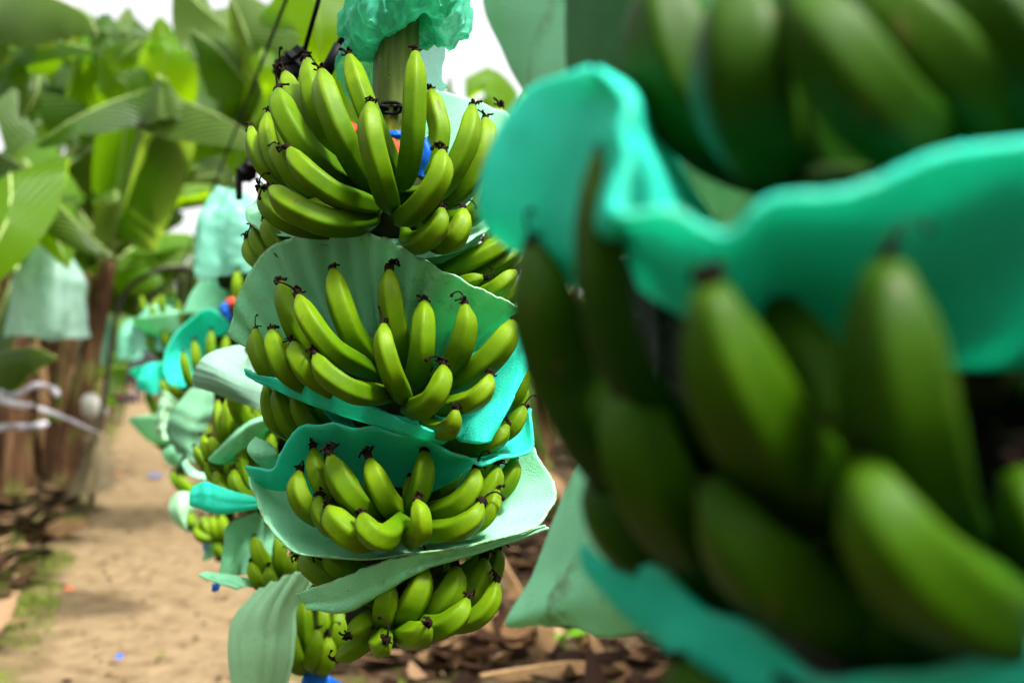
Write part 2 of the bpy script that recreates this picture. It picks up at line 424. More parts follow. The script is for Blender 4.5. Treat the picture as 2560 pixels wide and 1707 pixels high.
def hand_crown(parent, c, seed, R0=.036, r0=.030):
    vs, fs, uv = ring_roll(c, R0, r0, 14, 40, seed * 1.7, 1.1)
    link_mesh('hand_crown', mesh_from(vs, fs, uv, ['dark_stalk']), parent, c)
def fill_hand(parent, c, n, az0, az1, L=.17, rad=.017, up=.8, start=.03, seed=1, double=True, mt='banana_skin'):
    r = random.Random(seed); hand_crown(parent, c, seed)
    for i in range(n):
        a = math.radians(az0 + (az1 - az0) * (i + r.uniform(-.25, .25)) / max(1, n - 1))
        d = Vector((math.sin(a), -math.cos(a), 0)); k = L * r.uniform(.88, 1.1)
        low = -.012 if (double and i % 2) else .018
        o = c + Vector((0, 0, low)) + d * start
        pts = [o, o + d * .26 * k + Vector((0, 0, -.05 * k)), o + d * .62 * k + Vector((0, 0, .12 * k * up)), o + d * .84 * k + Vector((0, 0, .42 * k * up)), o + d * .92 * k + Vector((0, 0, .80 * k * up))]
        banana3d(parent, pts, rad * r.uniform(.9, 1.06), mt=mt, nseg=20)

# ------------------------------------------------------------------ sheets
def grid_surface(rows, nu, nv, ripple=None, fine=0.0012, seed=0):
    """rows[inner..rim][columns] of world points -> verts, faces, uv."""
    dense = [spline(r, nu) for r in rows]
    cols = [spline([dense[k][i] for k in range(len(rows))], nv) for i in range(nu)]
    vs, uv, fs = [], [], []
    for j in range(nv):
        for i in range(nu):
            vs.append(cols[i][j].copy()); uv.append((i / (nu - 1), j / (nv - 1)))
    nr = []
    for j in range(nv):
        for i in range(nu):
            a = vs[j * nu + min(nu - 1, i + 1)] - vs[j * nu + max(0, i - 1)]
            b = vs[min(nv - 1, j + 1) * nu + i] - vs[max(0, j - 1) * nu + i]
            n = a.cross(b); nr.append(n.normalized() if n.length > 1e-12 else Vector((0, -1, 0)))
    so = Vector((seed * 3.7, seed * 1.3, 0))
    for j in range(nv):
        for i in range(nu):
            k = j * nu + i; u, v = uv[k]; n = nr[k]
            d = fine * noise.noise(vs[k] * 30 + so) + fine * 2.0 * noise.noise(vs[k] * 9 + so)
            if ripple:
                amp, fr, pw = ripple[:3]
                sk = ripple[3] if len(ripple) > 3 else 0
                d += amp * math.sin(2 * PI * (fr * u + sk * (1 - v) + .35 * noise.noise(Vector((u * 3, seed, 0))))) * v ** pw * (.75 + .7 * noise.noise(Vector((u * 4, v * 1.5, seed))))
            vs[k] = vs[k] + n * d
            if j == nv - 1:   # a torn rim is never quite straight
                vs[k] += (vs[k] - vs[k - nu]).normalized() * .0016 * noise.noise(vs[k] * 160 + so)
    for j in range(nv - 1):
        for i in range(nu - 1):
            fs.append((j * nu + i, j * nu + i + 1, (j + 1) * nu + i + 1, (j + 1) * nu + i))
    return vs, fs, uv
def two_row(rg, inner, rim, bulge=(0, 0, 0), n=5):
    """bulge in metres (right, up, towards the scene) added half way between the two rows."""
    A, B = [P(*rg(*p)) for p in inner], [P(*rg(*p)) for p in rim]
    na = spline(A, len(B)) if len(A) != len(B) else A
    rows = []
    for k in range(n):
        t = k / (n - 1); h = 4 * t * (1 - t)
        rows.append([a.lerp(b, t) + Vector((bulge[0], bulge[2], bulge[1])) * h for a, b in zip(na, B)])
    return rows
SHEETS = 'foam separator sheets between the banana hands'
def foam(parts, mt, label, th=.0026, group=SHEETS):
    mb = MB()
    for (rows, nu, nv, rip, seed) in parts: mb.add(*grid_surface(rows, nu, nv, rip, seed=seed))
    me = mb.mesh([mt])
    c = sum(mb.v, Vector()) / len(mb.v)
    o = link_mesh('foam_sheet', me, None, c, label, 'foam sheet', group)
    md = o.modifiers.new('thickness', 'SOLIDIFY'); md.thickness = th; md.offset = 0
    return o
def px_rows(rg, rows): return [[P(*rg(*p)) for p in r] for r in rows]

# ================================================================== MAIN BUNCH
BUNCH = 'banana bunches hanging in a row along the cableway'
base = P(985, 1600, 1.55)
main = empty('banana_bunch', base, 'large green banana bunch hanging in sharp focus, its bare stalk and chain visible', 'banana bunch', BUNCH)
st_pts = [P(992, -140, 1.55), P(989, 30, 1.55), P(986, 290, 1.55), P(975, 560, 1.55), P(985, 900, 1.56), P(1000, 1250, 1.56), P(1000, 1520, 1.56)]
sp, _ = resample(st_pts, 40)
rad = [(.0345 if i < 12 else .0345 - .012 * min(1, (i - 12) / 10)) for i in range(40)]
vs, fs, uv = tube(sp, rad, 40, lambda a, t: 1 + .05 * math.sin(3 * a + 1) + .025 * math.sin(11 * a + 4 * t) + .02 * math.sin(23 * a))
link_mesh('stalk', mesh_from(vs, fs, uv, ['bunch_stalk']), main)
# dark joint of the stalk under the top hand
vs, fs, uv = tube(resample([P(965, 520, 1.545), P(968, 560, 1.54), P(970, 600, 1.535), P(972, 650, 1.54)], 12)[0], [.030 + .004 * math.sin(i) for i in range(12)], 18)
link_mesh('stalk_joint', mesh_from(vs, fs, uv, ['dark_stalk']), main)

# top hand
bananas(main, r4, (1010, 1180, 1.52), [
    (138, (1172, 322, 1.40), (1168, 600, 1.385), (1152, 880, 1.39), (1105, 1110, 1.43)),
    (150, (895, 640, 1.335), (905, 830, 1.315), (965, 1080, 1.325), (1015, 1250, 1.38)),
    (138, (768, 345, 1.46), (830, 560, 1.43), (925, 800, 1.42), (1035, 1050, 1.45)),
    (158, (598, 440, 1.40), (645, 640, 1.37), (755, 900, 1.375), (890, 1120, 1.44)),
    (140, (510, 372, 1.47), (560, 620, 1.435), (670, 900, 1.44), (830, 1110, 1.48)),
    (160, (335, 560, 1.43), (385, 740, 1.395), (540, 960, 1.40), (780, 1120, 1.46)),
    (150, (375, 455, 1.53), (440, 640, 1.49), (560, 860, 1.48), (780, 1090, 1.50)),
    (110, (165, 785, 1.52), (195, 920, 1.49), (290, 1060, 1.48), (520, 1180, 1.49), (760, 1200, 1.51)),
    (105, (268, 700, 1.50), (265, 840, 1.47), (340, 1030, 1.45), (560, 1190, 1.46), (780, 1200, 1.49)),
    (110, (305, 895, 1.44), (350, 980, 1.42), (470, 1130, 1.42), (700, 1225, 1.45)),
    (150, (402, 918, 1.36), (500, 1050, 1.335), (690, 1190, 1.34), (900, 1255, 1.40)),
    (168, (292, 1160, 1.375), (430, 1270, 1.345), (640, 1355, 1.35), (880, 1350, 1.41)),
    (120, (228, 1168, 1.43), (300, 1300, 1.405), (460, 1390, 1.405), (740, 1400, 1.44)),
    (120, (520, 1240, 1.42), (640, 1285, 1.41), (780, 1310, 1.42), (900, 1300, 1.45)),
    (140, (1335, 930, 1.335), (1318, 1080, 1.315), (1215, 1240, 1.325), (1095, 1330, 1.37)),
    (130, (1268, 560, 1.55), (1300, 690, 1.53), (1325, 830, 1.52), (1270, 1030, 1.52), (1150, 1150, 1.53)),
    (138, (1522, 655, 1.45), (1490, 850, 1.42), (1390, 1060, 1.42), (1260, 1190, 1.44), (1130, 1200, 1.48)),
    (150, (1602, 738, 1.50), (1610, 870, 1.47), (1540, 1060, 1.46), (1380, 1220, 1.47), (1180, 1250, 1.50)),
    (140, (1332, 1285, 1.345), (1315, 1380, 1.335), (1240, 1470, 1.35), (1140, 1480, 1.42)),
    (140, (1466, 1288, 1.385), (1450, 1390, 1.37), (1385, 1480, 1.375), (1280, 1470, 1.44)),
    (120, (1640, 1080, 1.46), (1590, 1230, 1.44), (1500, 1330, 1.44), (1330, 1350, 1.46)),
])
fill_hand(main, P(985, 490, 1.56), 9, 95, 265, .19, .018, 1.0, .035, 3)
# second hand: mostly behind the mint sheet, showing at both sides
bananas(main, r4, (800, 1600, 1.53), [
    (120, (258, 1345, 1.50), (290, 1450, 1.485), (390, 1560, 1.48), (600, 1640, 1.50)),
    (95, (180, 1398, 1.54), (210, 1500, 1.52), (310, 1600, 1.51), (560, 1660, 1.52)),
    (85, (140, 1468, 1.57), (160, 1560, 1.55), (270, 1640, 1.53), (520, 1690, 1.53)),
])
bananas(main, r5, (1200, 520, 1.53), [
    (125, (1900, 175, 1.50), (1760, 265, 1.47), (1600, 350, 1.46), (1400, 450, 1.475)),
    (110, (1960, 230, 1.53), (1830, 330, 1.50), (1690, 400, 1.49), (1500, 480, 1.49)),
    (110, (2010, 290, 1.545), (1900, 350, 1.53), (1760, 430, 1.52), (1560, 520, 1.51)),
    (100, (1692, 452, 1.445), (1620, 470, 1.445), (1530, 500, 1.455), (1400, 540, 1.47)),
    (115, (1905, 418, 1.45), (1830, 480, 1.435), (1740, 545, 1.44), (1560, 610, 1.47)),
    (100, (1985, 470, 1.49), (1920, 530, 1.48), (1820, 600, 1.48), (1600, 640, 1.50)),
])
fill_hand(main, P(985, 760, 1.56), 11, 85, 275, .17, .017, .9, .03, 4)
# third hand
bananas(main, r5, (1140, 1180, 1.49), [
    (128, (375, 490, 1.40), (410, 640, 1.38), (500, 850, 1.385), (680, 1040, 1.42)),
    (148, (488, 582, 1.345), (560, 740, 1.32), (710, 930, 1.325), (920, 1050, 1.38)),
    (158, (714, 408, 1.39), (750, 600, 1.365), (850, 850, 1.37), (1010, 1030, 1.42)),
    (150, (1078, 410, 1.385), (1092, 600, 1.375), (1130, 830, 1.385), (1165, 1010, 1.43)),
    (146, (1042, 768, 1.315), (1050, 900, 1.295), (1105, 1090, 1.30), (1175, 1235, 1.36)),
    (152, (1308, 618, 1.385), (1302, 780, 1.365), (1290, 960, 1.365), (1245, 1120, 1.41)),
    (152, (1572, 635, 1.360), (1575, 780, 1.352), (1520, 960, 1.362), (1400, 1120, 1.42)),
    (172, (1888, 745, 1.385), (1810, 890, 1.37), (1650, 1050, 1.378), (1420, 1150, 1.425)),
    (112, (205, 798, 1.43), (212, 920, 1.41), (290, 1070, 1.405), (480, 1180, 1.43)),
    (152, (312, 808, 1.375), (340, 930, 1.355), (420, 1080, 1.355), (640, 1180, 1.40)),
    (152, (452, 888, 1.345), (495, 1000, 1.325), (590, 1110, 1.33), (780, 1200, 1.38)),
    (152, (600, 968, 1.305), (670, 1080, 1.28), (850, 1195, 1.285), (1050, 1220, 1.35)),
    (146, (1432, 1040, 1.305), (1420, 1150, 1.285), (1350, 1270, 1.29), (1220, 1310, 1.36)),
    (136, (1738, 1100, 1.345), (1700, 1190, 1.33), (1600, 1270, 1.335), (1440, 1300, 1.39)),
    (130, (1512, 1320, 1.325), (1500, 1400, 1.325), (1450, 1450, 1.35), (1360, 1440, 1.40)),
])
fill_hand(main, P(990, 960, 1.56), 10, 90, 270, .16, .017, .9, .03, 5)
# fourth hand: dark tips under the teal sheet at the left, green ones at the right
bananas(main, r5, (1100, 1420, 1.53), [
    (110, (275, 1160, 1.48), (290, 1280, 1.465), (350, 1420, 1.46), (560, 1520, 1.49)),
    (115, (345, 1165, 1.45), (375, 1290, 1.435), (450, 1440, 1.435), (660, 1530, 1.47)),
    (125, (470, 1195, 1.43), (500, 1320, 1.415), (590, 1450, 1.42), (780, 1530, 1.46)),
    (105, (1975, 1045, 1.49), (1950, 1110, 1.475), (1880, 1250, 1.47), (1700, 1380, 1.49)),
    (85, (1962, 1160, 1.52), (1950, 1230, 1.505), (1890, 1320, 1.50), (1720, 1400, 1.51)),
    (120, (1955, 1305, 1.465), (1925, 1370, 1.45), (1850, 1460, 1.45), (1640, 1510, 1.48)),
    (130, (1850, 1425, 1.43), (1800, 1490, 1.42), (1700, 1545, 1.425), (1540, 1570, 1.46)),
])
fill_hand(main, P(995, 1110, 1.56), 10, 90, 270, .15, .016, .9, .028, 6)
# fifth hand, in the mint bowl
bananas(main, r6, (1280, 650, 1.49), [
    (112, (855, 272, 1.395), (865, 390, 1.38), (940, 520, 1.38), (1100, 610, 1.42)),
    (146, (945, 318, 1.355), (995, 430, 1.335), (1090, 560, 1.335), (1230, 610, 1.39)),
    (132, (1162, 332, 1.355), (1195, 440, 1.34), (1255, 560, 1.345), (1310, 620, 1.40)),
    (122, (1466, 288, 1.385), (1465, 400, 1.37), (1435, 520, 1.37), (1370, 610, 1.41)),
    (80, (1385, 430, 1.42), (1385, 510, 1.41), (1370, 590, 1.42)),
    (112, (1422, 562, 1.30), (1446, 640, 1.285), (1445, 730, 1.29), (1400, 770, 1.34)),
    (122, (772, 398, 1.385), (765, 500, 1.37), (830, 610, 1.37), (1000, 680, 1.41)),
    (100, (882, 540, 1.355), (885, 620, 1.34), (950, 710, 1.345), (1080, 740, 1.39)),
    (150, (938, 598, 1.325), (990, 690, 1.305), (1090, 760, 1.31), (1220, 730, 1.37)),
    (146, (1125, 640, 1.285), (1155, 725, 1.265), (1235, 765, 1.275), (1330, 690, 1.34)),
    (128, (1752, 388, 1.39), (1730, 490, 1.375), (1640, 590, 1.375), (1480, 640, 1.41)),
    (118, (1868, 368, 1.43), (1850, 450, 1.415), (1770, 570, 1.41), (1560, 650, 1.43)),
    (108, (1965, 325, 1.475), (1945, 410, 1.46), (1870, 510, 1.455), (1650, 640, 1.46)),
    (128, (1778, 578, 1.355), (1735, 660, 1.34), (1620, 725, 1.345), (1460, 730, 1.39)),
    (100, (1868, 500, 1.40), (1840, 600, 1.385), (1750, 690, 1.385), (1560, 720, 1.41)),
])
fill_hand(main, P(995, 1260, 1.56), 9, 90, 270, .14, .016, .9, .028, 7)
# lowest hands, free below the sheets
bananas(main, r6, (1330, 1240, 1.49), [
    (140, (1282, 1010, 1.375), (1255, 1090, 1.36), (1243, 1180, 1.365), (1270, 1240, 1.42)),
    (150, (1468, 938, 1.375), (1445, 1040, 1.36), (1385, 1160, 1.365), (1330, 1210, 1.42)),
    (150, (1640, 928, 1.395), (1628, 1030, 1.38), (1540, 1150, 1.38), (1420, 1200, 1.43)),
    (130, (1798, 880, 1.43), (1775, 990, 1.415), (1690, 1110, 1.41), (1500, 1190, 1.44)),
    (105, (1878, 830, 1.47), (1862, 930, 1.455), (1790, 1060, 1.45), (1600, 1160, 1.47)),
    (135, (1702, 1108, 1.345), (1660, 1190, 1.33), (1560, 1260, 1.335), (1420, 1250, 1.39)),
    (115, (1866, 1008, 1.40), (1825, 1130, 1.385), (1720, 1220, 1.385), (1540, 1240, 1.42)),
    (150, (1482, 1245, 1.275), (1455, 1295, 1.285), (1410, 1310, 1.32), (1350, 1290, 1.39)),
    (120, (1250, 1340, 1.29), (1235, 1370, 1.30), (1225, 1345, 1.34), (1270, 1280, 1.40)),
    (118, (1048, 1298, 1.33), (1090, 1265, 1.345), (1160, 1215, 1.38), (1240, 1180, 1.43)),
    (108, (985, 1430, 1.44), (1050, 1395, 1.43), (1120, 1350, 1.435), (1230, 1260, 1.46)),
    (130, (790, 868, 1.48), (840, 930, 1.46), (950, 1000, 1.45), (1160, 1080, 1.47)),
    (120, (905, 872, 1.43), (980, 920, 1.425), (1080, 960, 1.43), (1200, 1020, 1.45)),
])
fill_hand(main, P(1000, 1470, 1.56), 9, 90, 270, .13, .016, .8, .026, 8)
fill_hand(main, P(1000, 1530, 1.56), 7, 100, 260, .11, .015, .5, .024, 9)

# ---- its foam sheets
foam([(two_row(r4,
      [(500, 1300, 1.60), (500, 1350, 1.58), (600, 1400, 1.55), (800, 1420, 1.53), (950, 1420, 1.52), (1050, 1430, 1.52), (1150, 1430, 1.52), (1250, 1420, 1.53), (1300, 1370, 1.55), (1330, 1250, 1.58), (1330, 1150, 1.60), (1300, 1000, 1.62), (1250, 900, 1.64), (1200, 850, 1.66), (1150, 800, 1.68)],
      [(200, 1228, 1.62), (130, 1300, 1.57), (210, 1400, 1.50), (500, 1480, 1.44), (800, 1515, 1.42), (1130, 1520, 1.41), (1350, 1508, 1.405), (1500, 1470, 1.415), (1625, 1385, 1.45), (1720, 1200, 1.50), (1775, 950, 1.54), (1768, 725, 1.58), (1640, 655, 1.62), (1500, 603, 1.66), (1310, 556, 1.70)],
      (0, -.004, 0)), 90, 20, (.0018, 13, 1.5), 1)], 'mint_foam', 'pale mint foam sheet cupped right under the topmost hand of the sharp bunch')
foam([(two_row(r5,
      [(640, 1060, 1.55), (850, 1050, 1.54), (1000, 1040, 1.52), (1150, 1030, 1.52), (1300, 1030, 1.52), (1450, 1010, 1.54), (1620, 935, 1.53)],
      [(28, 835, 1.51), (80, 600, 1.49), (200, 362, 1.475), (345, 228, 1.46), (600, 172, 1.425), (830, 150, 1.405), (1000, 180, 1.395), (1180, 262, 1.39), (1350, 365, 1.385), (1600, 490, 1.385), (1800, 590, 1.39), (1990, 672, 1.41)],
      (0, -.010, -.006)), 190, 44, (.0052, 15, .7, 1.6), 2)], 'mint_foam', 'mint foam sheet with a scalloped rim standing like a fan behind the third hand')
foam([
    ([[P(*r5(*p)) for p in row] for row in (
      [(500, 1150, 1.56), (650, 1170, 1.54), (850, 1230, 1.52), (1050, 1280, 1.52), (1250, 1340, 1.52), (1450, 1400, 1.52)],
      [(300, 1140, 1.47), (420, 1190, 1.45), (680, 1290, 1.43), (960, 1370, 1.43), (1220, 1440, 1.43), (1440, 1490, 1.43)],
      [(160, 1098, 1.43), (270, 1155, 1.405), (600, 1290, 1.375), (900, 1390, 1.365), (1200, 1472, 1.365), (1430, 1528, 1.375)],
      [(142, 1075, 1.425), (240, 1118, 1.40), (600, 1230, 1.36), (900, 1330, 1.35), (1200, 1432, 1.35), (1460, 1512, 1.36)],
      [(135, 1052, 1.42), (215, 1088, 1.40), (600, 1172, 1.355), (900, 1272, 1.345), (1200, 1392, 1.345), (1488, 1488, 1.355)])],
      80, 30, (.0020, 7, 3.0), 3),
    ([[P(*r5(*p)) for p in row] for row in (
      [(1600, 800, 1.58), (1580, 900, 1.57), (1500, 1050, 1.55), (1450, 1150, 1.54), (1400, 1250, 1.53), (1380, 1350, 1.52)],
      [(1900, 640, 1.53), (1880, 860, 1.48), (1800, 1000, 1.46), (1700, 1180, 1.43), (1600, 1340, 1.405), (1500, 1490, 1.38)],
      [(1945, 590, 1.51), (1960, 820, 1.455), (1900, 960, 1.43), (1800, 1160, 1.405), (1690, 1350, 1.38), (1590, 1525, 1.36)],
      [(1955, 560, 1.50), (2010, 770, 1.44), (1975, 960, 1.41), (1880, 1170, 1.39), (1790, 1360, 1.37), (1680, 1535, 1.352)],
      [(1965, 548, 1.50), (2062, 775, 1.455), (2030, 940, 1.425), (1935, 1150, 1.395), (1850, 1330, 1.372), (1738, 1530, 1.36)])],
      60, 24, (.0010, 4, 2.0), 4)],
     'teal_foam', 'bright teal foam sheet folded into a V under the third hand', .0045)
foam([(two_row(r6,
      [(520, 432, 1.47), (560, 470, 1.46), (640, 495, 1.45), (740, 500, 1.45), (800, 520, 1.46), (880, 540, 1.48), (1000, 550, 1.50), (1080, 555, 1.51), (1160, 560, 1.52), (1250, 560, 1.52), (1350, 550, 1.52), (1450, 520, 1.52), (1550, 480, 1.51), (1640, 430, 1.50), (1700, 370, 1.49), (1760, 310, 1.49), (1810, 275, 1.50), (1860, 245, 1.51), (1900, 215, 1.52), (1940, 170, 1.54), (1990, 90, 1.57)],
      [(476, 365, 1.455), (530, 372, 1.43), (600, 393, 1.405), (645, 370, 1.39), (680, 290, 1.385), (720, 215, 1.38), (790, 148, 1.375), (870, 142, 1.37), (960, 128, 1.365), (1065, 158, 1.36), (1180, 148, 1.355), (1280, 188, 1.355), (1400, 195, 1.36), (1500, 232, 1.365), (1600, 285, 1.37), (1700, 318, 1.38), (1780, 358, 1.385), (1880, 326, 1.41), (1985, 308, 1.44), (2072, 250, 1.48), (2052, 46, 1.56)],
      (0, -.004, .006)), 150, 26, (.0012, 9, 2.0), 5)], 'teal_foam', 'teal foam sheet with a wavy thick rim, hooding the fifth hand', .0045)
foam([(two_row(r6,
      [(700, 400, 1.52), (720, 480, 1.51), (800, 560, 1.50), (900, 640, 1.48), (1000, 700, 1.47), (1100, 730, 1.46), (1200, 740, 1.45), (1300, 740, 1.45), (1450, 730, 1.45), (1550, 700, 1.46), (1650, 640, 1.48), (1700, 580, 1.50), (1720, 540, 1.52), (1740, 500, 1.54), (1760, 450, 1.55), (1800, 400, 1.56), (1850, 330, 1.58)],
      [(492, 425, 1.44), (505, 490, 1.42), (545, 590, 1.395), (610, 700, 1.37), (715, 822, 1.35), (880, 866, 1.335), (1050, 880, 1.33), (1250, 874, 1.328), (1500, 836, 1.335), (1750, 796, 1.345), (1950, 745, 1.365), (2115, 680, 1.395), (2165, 600, 1.425), (2197, 520, 1.45), (2170, 425, 1.48), (2110, 335, 1.51), (2065, 245, 1.54)],
      (0, -.012, 0)), 130, 24, (.0014, 8, 2.0), 6)], 'mint_foam', 'wide mint foam bowl with dirt specks holding the fifth hand')
foam([([[P(*r6(*p)) for p in row] for row in (
      [(1100, 1030, 1.53), (1180, 1010, 1.52), (1280, 970, 1.51), (1400, 930, 1.51), (1550, 890, 1.51), (1700, 850, 1.52)],
      [(850, 1150, 1.38), (1040, 1170, 1.365), (1210, 1080, 1.36), (1450, 948, 1.365), (1750, 850, 1.38), (2120, 722, 1.405)],
      [(800, 1125, 1.37), (1020, 1090, 1.348), (1230, 985, 1.345), (1470, 892, 1.35), (1775, 818, 1.365), (2128, 706, 1.395)],
      [(752, 1075, 1.365), (1000, 985, 1.34), (1250, 886, 1.338), (1500, 842, 1.343), (1800, 790, 1.355), (2138, 690, 1.392)])],
      110, 26, (.0020, 9, 1.5), 7)], 'mint_foam', 'mint foam sheet drooping like a lip below the bowl, over the lowest hand')

foam([(px_rows(r6, [
      [(600, 400, 1.47), (650, 360, 1.47), (690, 310, 1.48)],
      [(496, 300, 1.455), (570, 310, 1.45), (650, 300, 1.46)],
      [(490, 255, 1.46), (560, 262, 1.455), (640, 285, 1.46)],
      [(530, 208, 1.475), (590, 240, 1.47), (645, 278, 1.47)]]), 24, 20, None, 8)], 'mint_foam', 'small folded mint foam corner sticking up at the left end of the wavy teal rim')
def light_block_sheet(c, mt, label, seed, R0=.045, R1=.20, rise=.10, a0=80, a1=280):  # unseen sheets added to stop light leaking through the sharp bunch
    rows = [[], [], []]
    for i in range(15):
        a = math.radians(a0 + (a1 - a0) * i / 14); d = Vector((math.sin(a), -math.cos(a), 0)); w = 1 + .12 * math.sin(3 * a + seed)
        for q, (rr, zz) in enumerate(((R0, -.02), ((R0 + R1) * .5, 0), (R1 * w, rise + .02 * math.sin(4 * a + seed)))): rows[q].append(c + d * rr + Vector((0, 0, zz)))
    foam([(rows, 70, 14, (.003, 9, 1.5), seed)], mt, label)
for k, (py, mt, lb) in enumerate(((620, 'mint_foam', 'mint foam sheet added to block light on the far side of the sharp bunch below its top hand'), (860, 'mint_foam', 'mint foam sheet added to block light on the far side of the sharp bunch above its third hand'),
                              (1040, 'teal_foam', 'teal foam sheet added to block light on the far side of the sharp bunch below its third hand'), (1210, 'teal_foam', 'teal foam sheet added to block light on the far side of the sharp bunch above its fifth hand'),
                              (1380, 'mint_foam', 'mint foam sheet added to block light on the far side of the sharp bunch above its lowest hands'))):
    light_block_sheet(P(990, py, 1.56), mt, lb, 100 + k, R1=.19 - .012 * k)
for k, py in enumerate((505, 560, 985, 1020, 1250, 1280, 1400, 1540)): hand_crown(main, P(985, py, 1.55), 200 + k, .040, .034)

# ---- rolled up plastic bag on the stalk
def crumple(vs, amp, sc, seed):
    so = Vector((seed, seed * 2.1, -seed)); out = []
    for v in vs:
        q = Vector((v.x * sc, v.y * sc, v.z * sc * .55)) + so
        r = 1 - 2 * abs(noise.noise(q)); r2 = 1 - 2 * abs(noise.noise(q * 2.3))
        out.append(v + Vector((noise.noise(q + Vector((9, 0, 0))), noise.noise(q + Vector((0, 9, 0))), noise.noise(q + Vector((0, 0, 9))))) * amp * .8 + Vector((r, r2, r - r2)) * amp * .45)
    return out
def hat_film(rg, rows, nu, nv, amp, sc, seed):
    vs, fs, uv = grid_surface(px_rows(rg, rows), nu, nv, None, .002, seed)
    return crumple(vs, amp, sc, seed), fs, uv
mb = MB()
c = P(1008, 22, 1.55)
v_, f_, u_ = ring_roll(c, .062, .034, 60, 200, 2.0, 1.5, lift=lambda a: -.012 * math.sin(a * 2 + 1) + .018 * math.cos(a)); mb.add(crumple(v_, .013, 26, 3.1), f_, u_)
v_, f_, u_ = ring_roll(P(1012, -60, 1.55), .050, .032, 50, 160, 5.0, 1.6); mb.add(crumple(v_, .014, 24, 5.1), f_, u_)
mb.add(*hat_film(r4, [
    [(920, 150, 1.575), (905, 300, 1.585), (900, 450, 1.59), (890, 640, 1.59)],
    [(860, 160, 1.60), (830, 280, 1.63), (830, 430, 1.64), (850, 650, 1.63)],
    [(820, 170, 1.58), (730, 270, 1.60), (740, 430, 1.62), (800, 660, 1.64)],
    [(880, 150, 1.55), (700, 320, 1.57), (700, 460, 1.60), (770, 640, 1.64)]], 60, 50, .010, 30, 7.0))
mb.add(*hat_film(r4, [
    [(1150, 60, 1.60), (1160, 250, 1.61), (1170, 400, 1.61), (1180, 600, 1.61)],
    [(1230, 70, 1.59), (1240, 240, 1.60), (1245, 400, 1.61), (1250, 580, 1.62)],
    [(1290, 80, 1.57), (1300, 230, 1.58), (1310, 400, 1.60), (1320, 570, 1.61)],
    [(1330, 90, 1.55), (1308, 200, 1.57), (1335, 400, 1.60), (1362, 560, 1.62)]], 50, 50, .009, 30, 9.0))
mb.v = crumple(mb.v, .0055, 70, 4.4)
me = mb.mesh(['green_film'])
link_mesh('plastic_bag', me, None, P(1000, 60, 1.55), 'crumpled green plastic bag rolled up around the stalk at the top', 'plastic bag', 'plastic bags on bunches')

# ---- chain round the stalk
def link_ring(c, t, n, L, W, r):
    """one chain link: long axis t, lying in the plane of t and n"""
    pts = []
    for i in range(20):
        a = 2 * PI * i / 20; x, y = math.cos(a), math.sin(a)
        pts.append(c + t * (L / 2 * math.copysign(abs(x) ** .6, x)) + n * (W / 2 * math.copysign(abs(y) ** .8, y)))
    seg = 7; vs, fs = [], []
    for i in range(20):
        T = (pts[(i + 1) % 20] - pts[i - 1]).normalized(); B = t.cross(n).normalized(); N = T.cross(B)
        for j in range(seg):
            a = 2 * PI * j / seg; vs.append(pts[i] + (N * math.cos(a) + B * math.sin(a)) * r)
    for i in range(20):
        for j in range(seg):
            i2, j2 = (i + 1) % 20, (j + 1) % seg; fs.append((i * seg + j, i2 * seg + j, i2 * seg + j2, i * seg + j2))
    return vs, fs
cc = P(978, 281, 1.55)
ch = empty('chain', cc, 'black steel chain looped tight around the stalk above the top hand', 'chain')
NL = 12
for i in range(NL):
    a = 2 * PI * i / NL - PI / 2 + .12
    q = cc + Vector((math.cos(a), math.sin(a), 0)) * .0405 + Vector((0, 0, .004 * math.sin(a)))
    t = Vector((-math.sin(a), math.cos(a), 0)); n = Vector((0, 0, 1)) if i % 2 == 0 else Vector((math.cos(a), math.sin(a), 0))
    v_, f_ = link_ring(q, t, n, .030, .017, .0028)
    link_mesh('chain_link', mesh_from(v_, f_, None, ['black_steel']), ch, q)
for i in range(16):
    q = cc + Vector((.004, .043, .018 + .023 * i))
    n = Vector((1, 0, 0)) if i % 2 else Vector((0, 1, 0))
    v_, f_ = link_ring(q, Vector((0, 0, 1)), n, .030, .015, .0028)
    link_mesh('chain_link', mesh_from(v_, f_, None, ['black_steel']), ch, q)

# ---- marker tapes
def tape(rg, strips, mt, label, group='coloured marker tapes tied to bunches', amp=.0028, sc=110):
    mb = MB()
    for k, rows in enumerate(strips):
        vs, fs, uv = grid_surface(px_rows(rg, rows), 16, 12, None, .001, k + 3); mb.add(crumple(vs, amp, sc, k + 2.5), fs, uv)
    c = sum(mb.v, Vector()) / len(mb.v)
    return link_mesh('marker_tape', mb.mesh([mt]), None, c, label, 'tape', group)
tape(r4, [[[(770, 740, 1.50), (830, 770, 1.49), (880, 800, 1.48)], [(790, 800, 1.49), (840, 840, 1.48), (890, 860, 1.47)], [(820, 870, 1.50), (860, 900, 1.49), (900, 930, 1.48)]],
          [[(980, 820, 1.485), (1040, 850, 1.475), (1090, 880, 1.49)], [(1000, 900, 1.48), (1040, 930, 1.47), (1080, 950, 1.48)], [(1020, 990, 1.48), (1050, 1010, 1.475), (1090, 1000, 1.49)]]],
     'red_tape', 'crumpled red plastic tape tied at the stalk behind the top hand')
tape(r4, [[[(990, 800, 1.505), (1050, 795, 1.50), (1110, 800, 1.505)], [(1000, 830, 1.50), (1050, 825, 1.495), (1110, 835, 1.50)], [(1010, 850, 1.505), (1060, 850, 1.50), (1110, 855, 1.505)]],
          [[(1190, 830, 1.52), (1240, 840, 1.51), (1270, 850, 1.53)], [(1170, 950, 1.51), (1230, 940, 1.50), (1290, 940, 1.51)], [(1180, 1080, 1.51), (1220, 1080, 1.505), (1250, 1060, 1.52)]]],
     'blue_tape', 'glossy blue plastic tape behind the tall banana of the top hand')

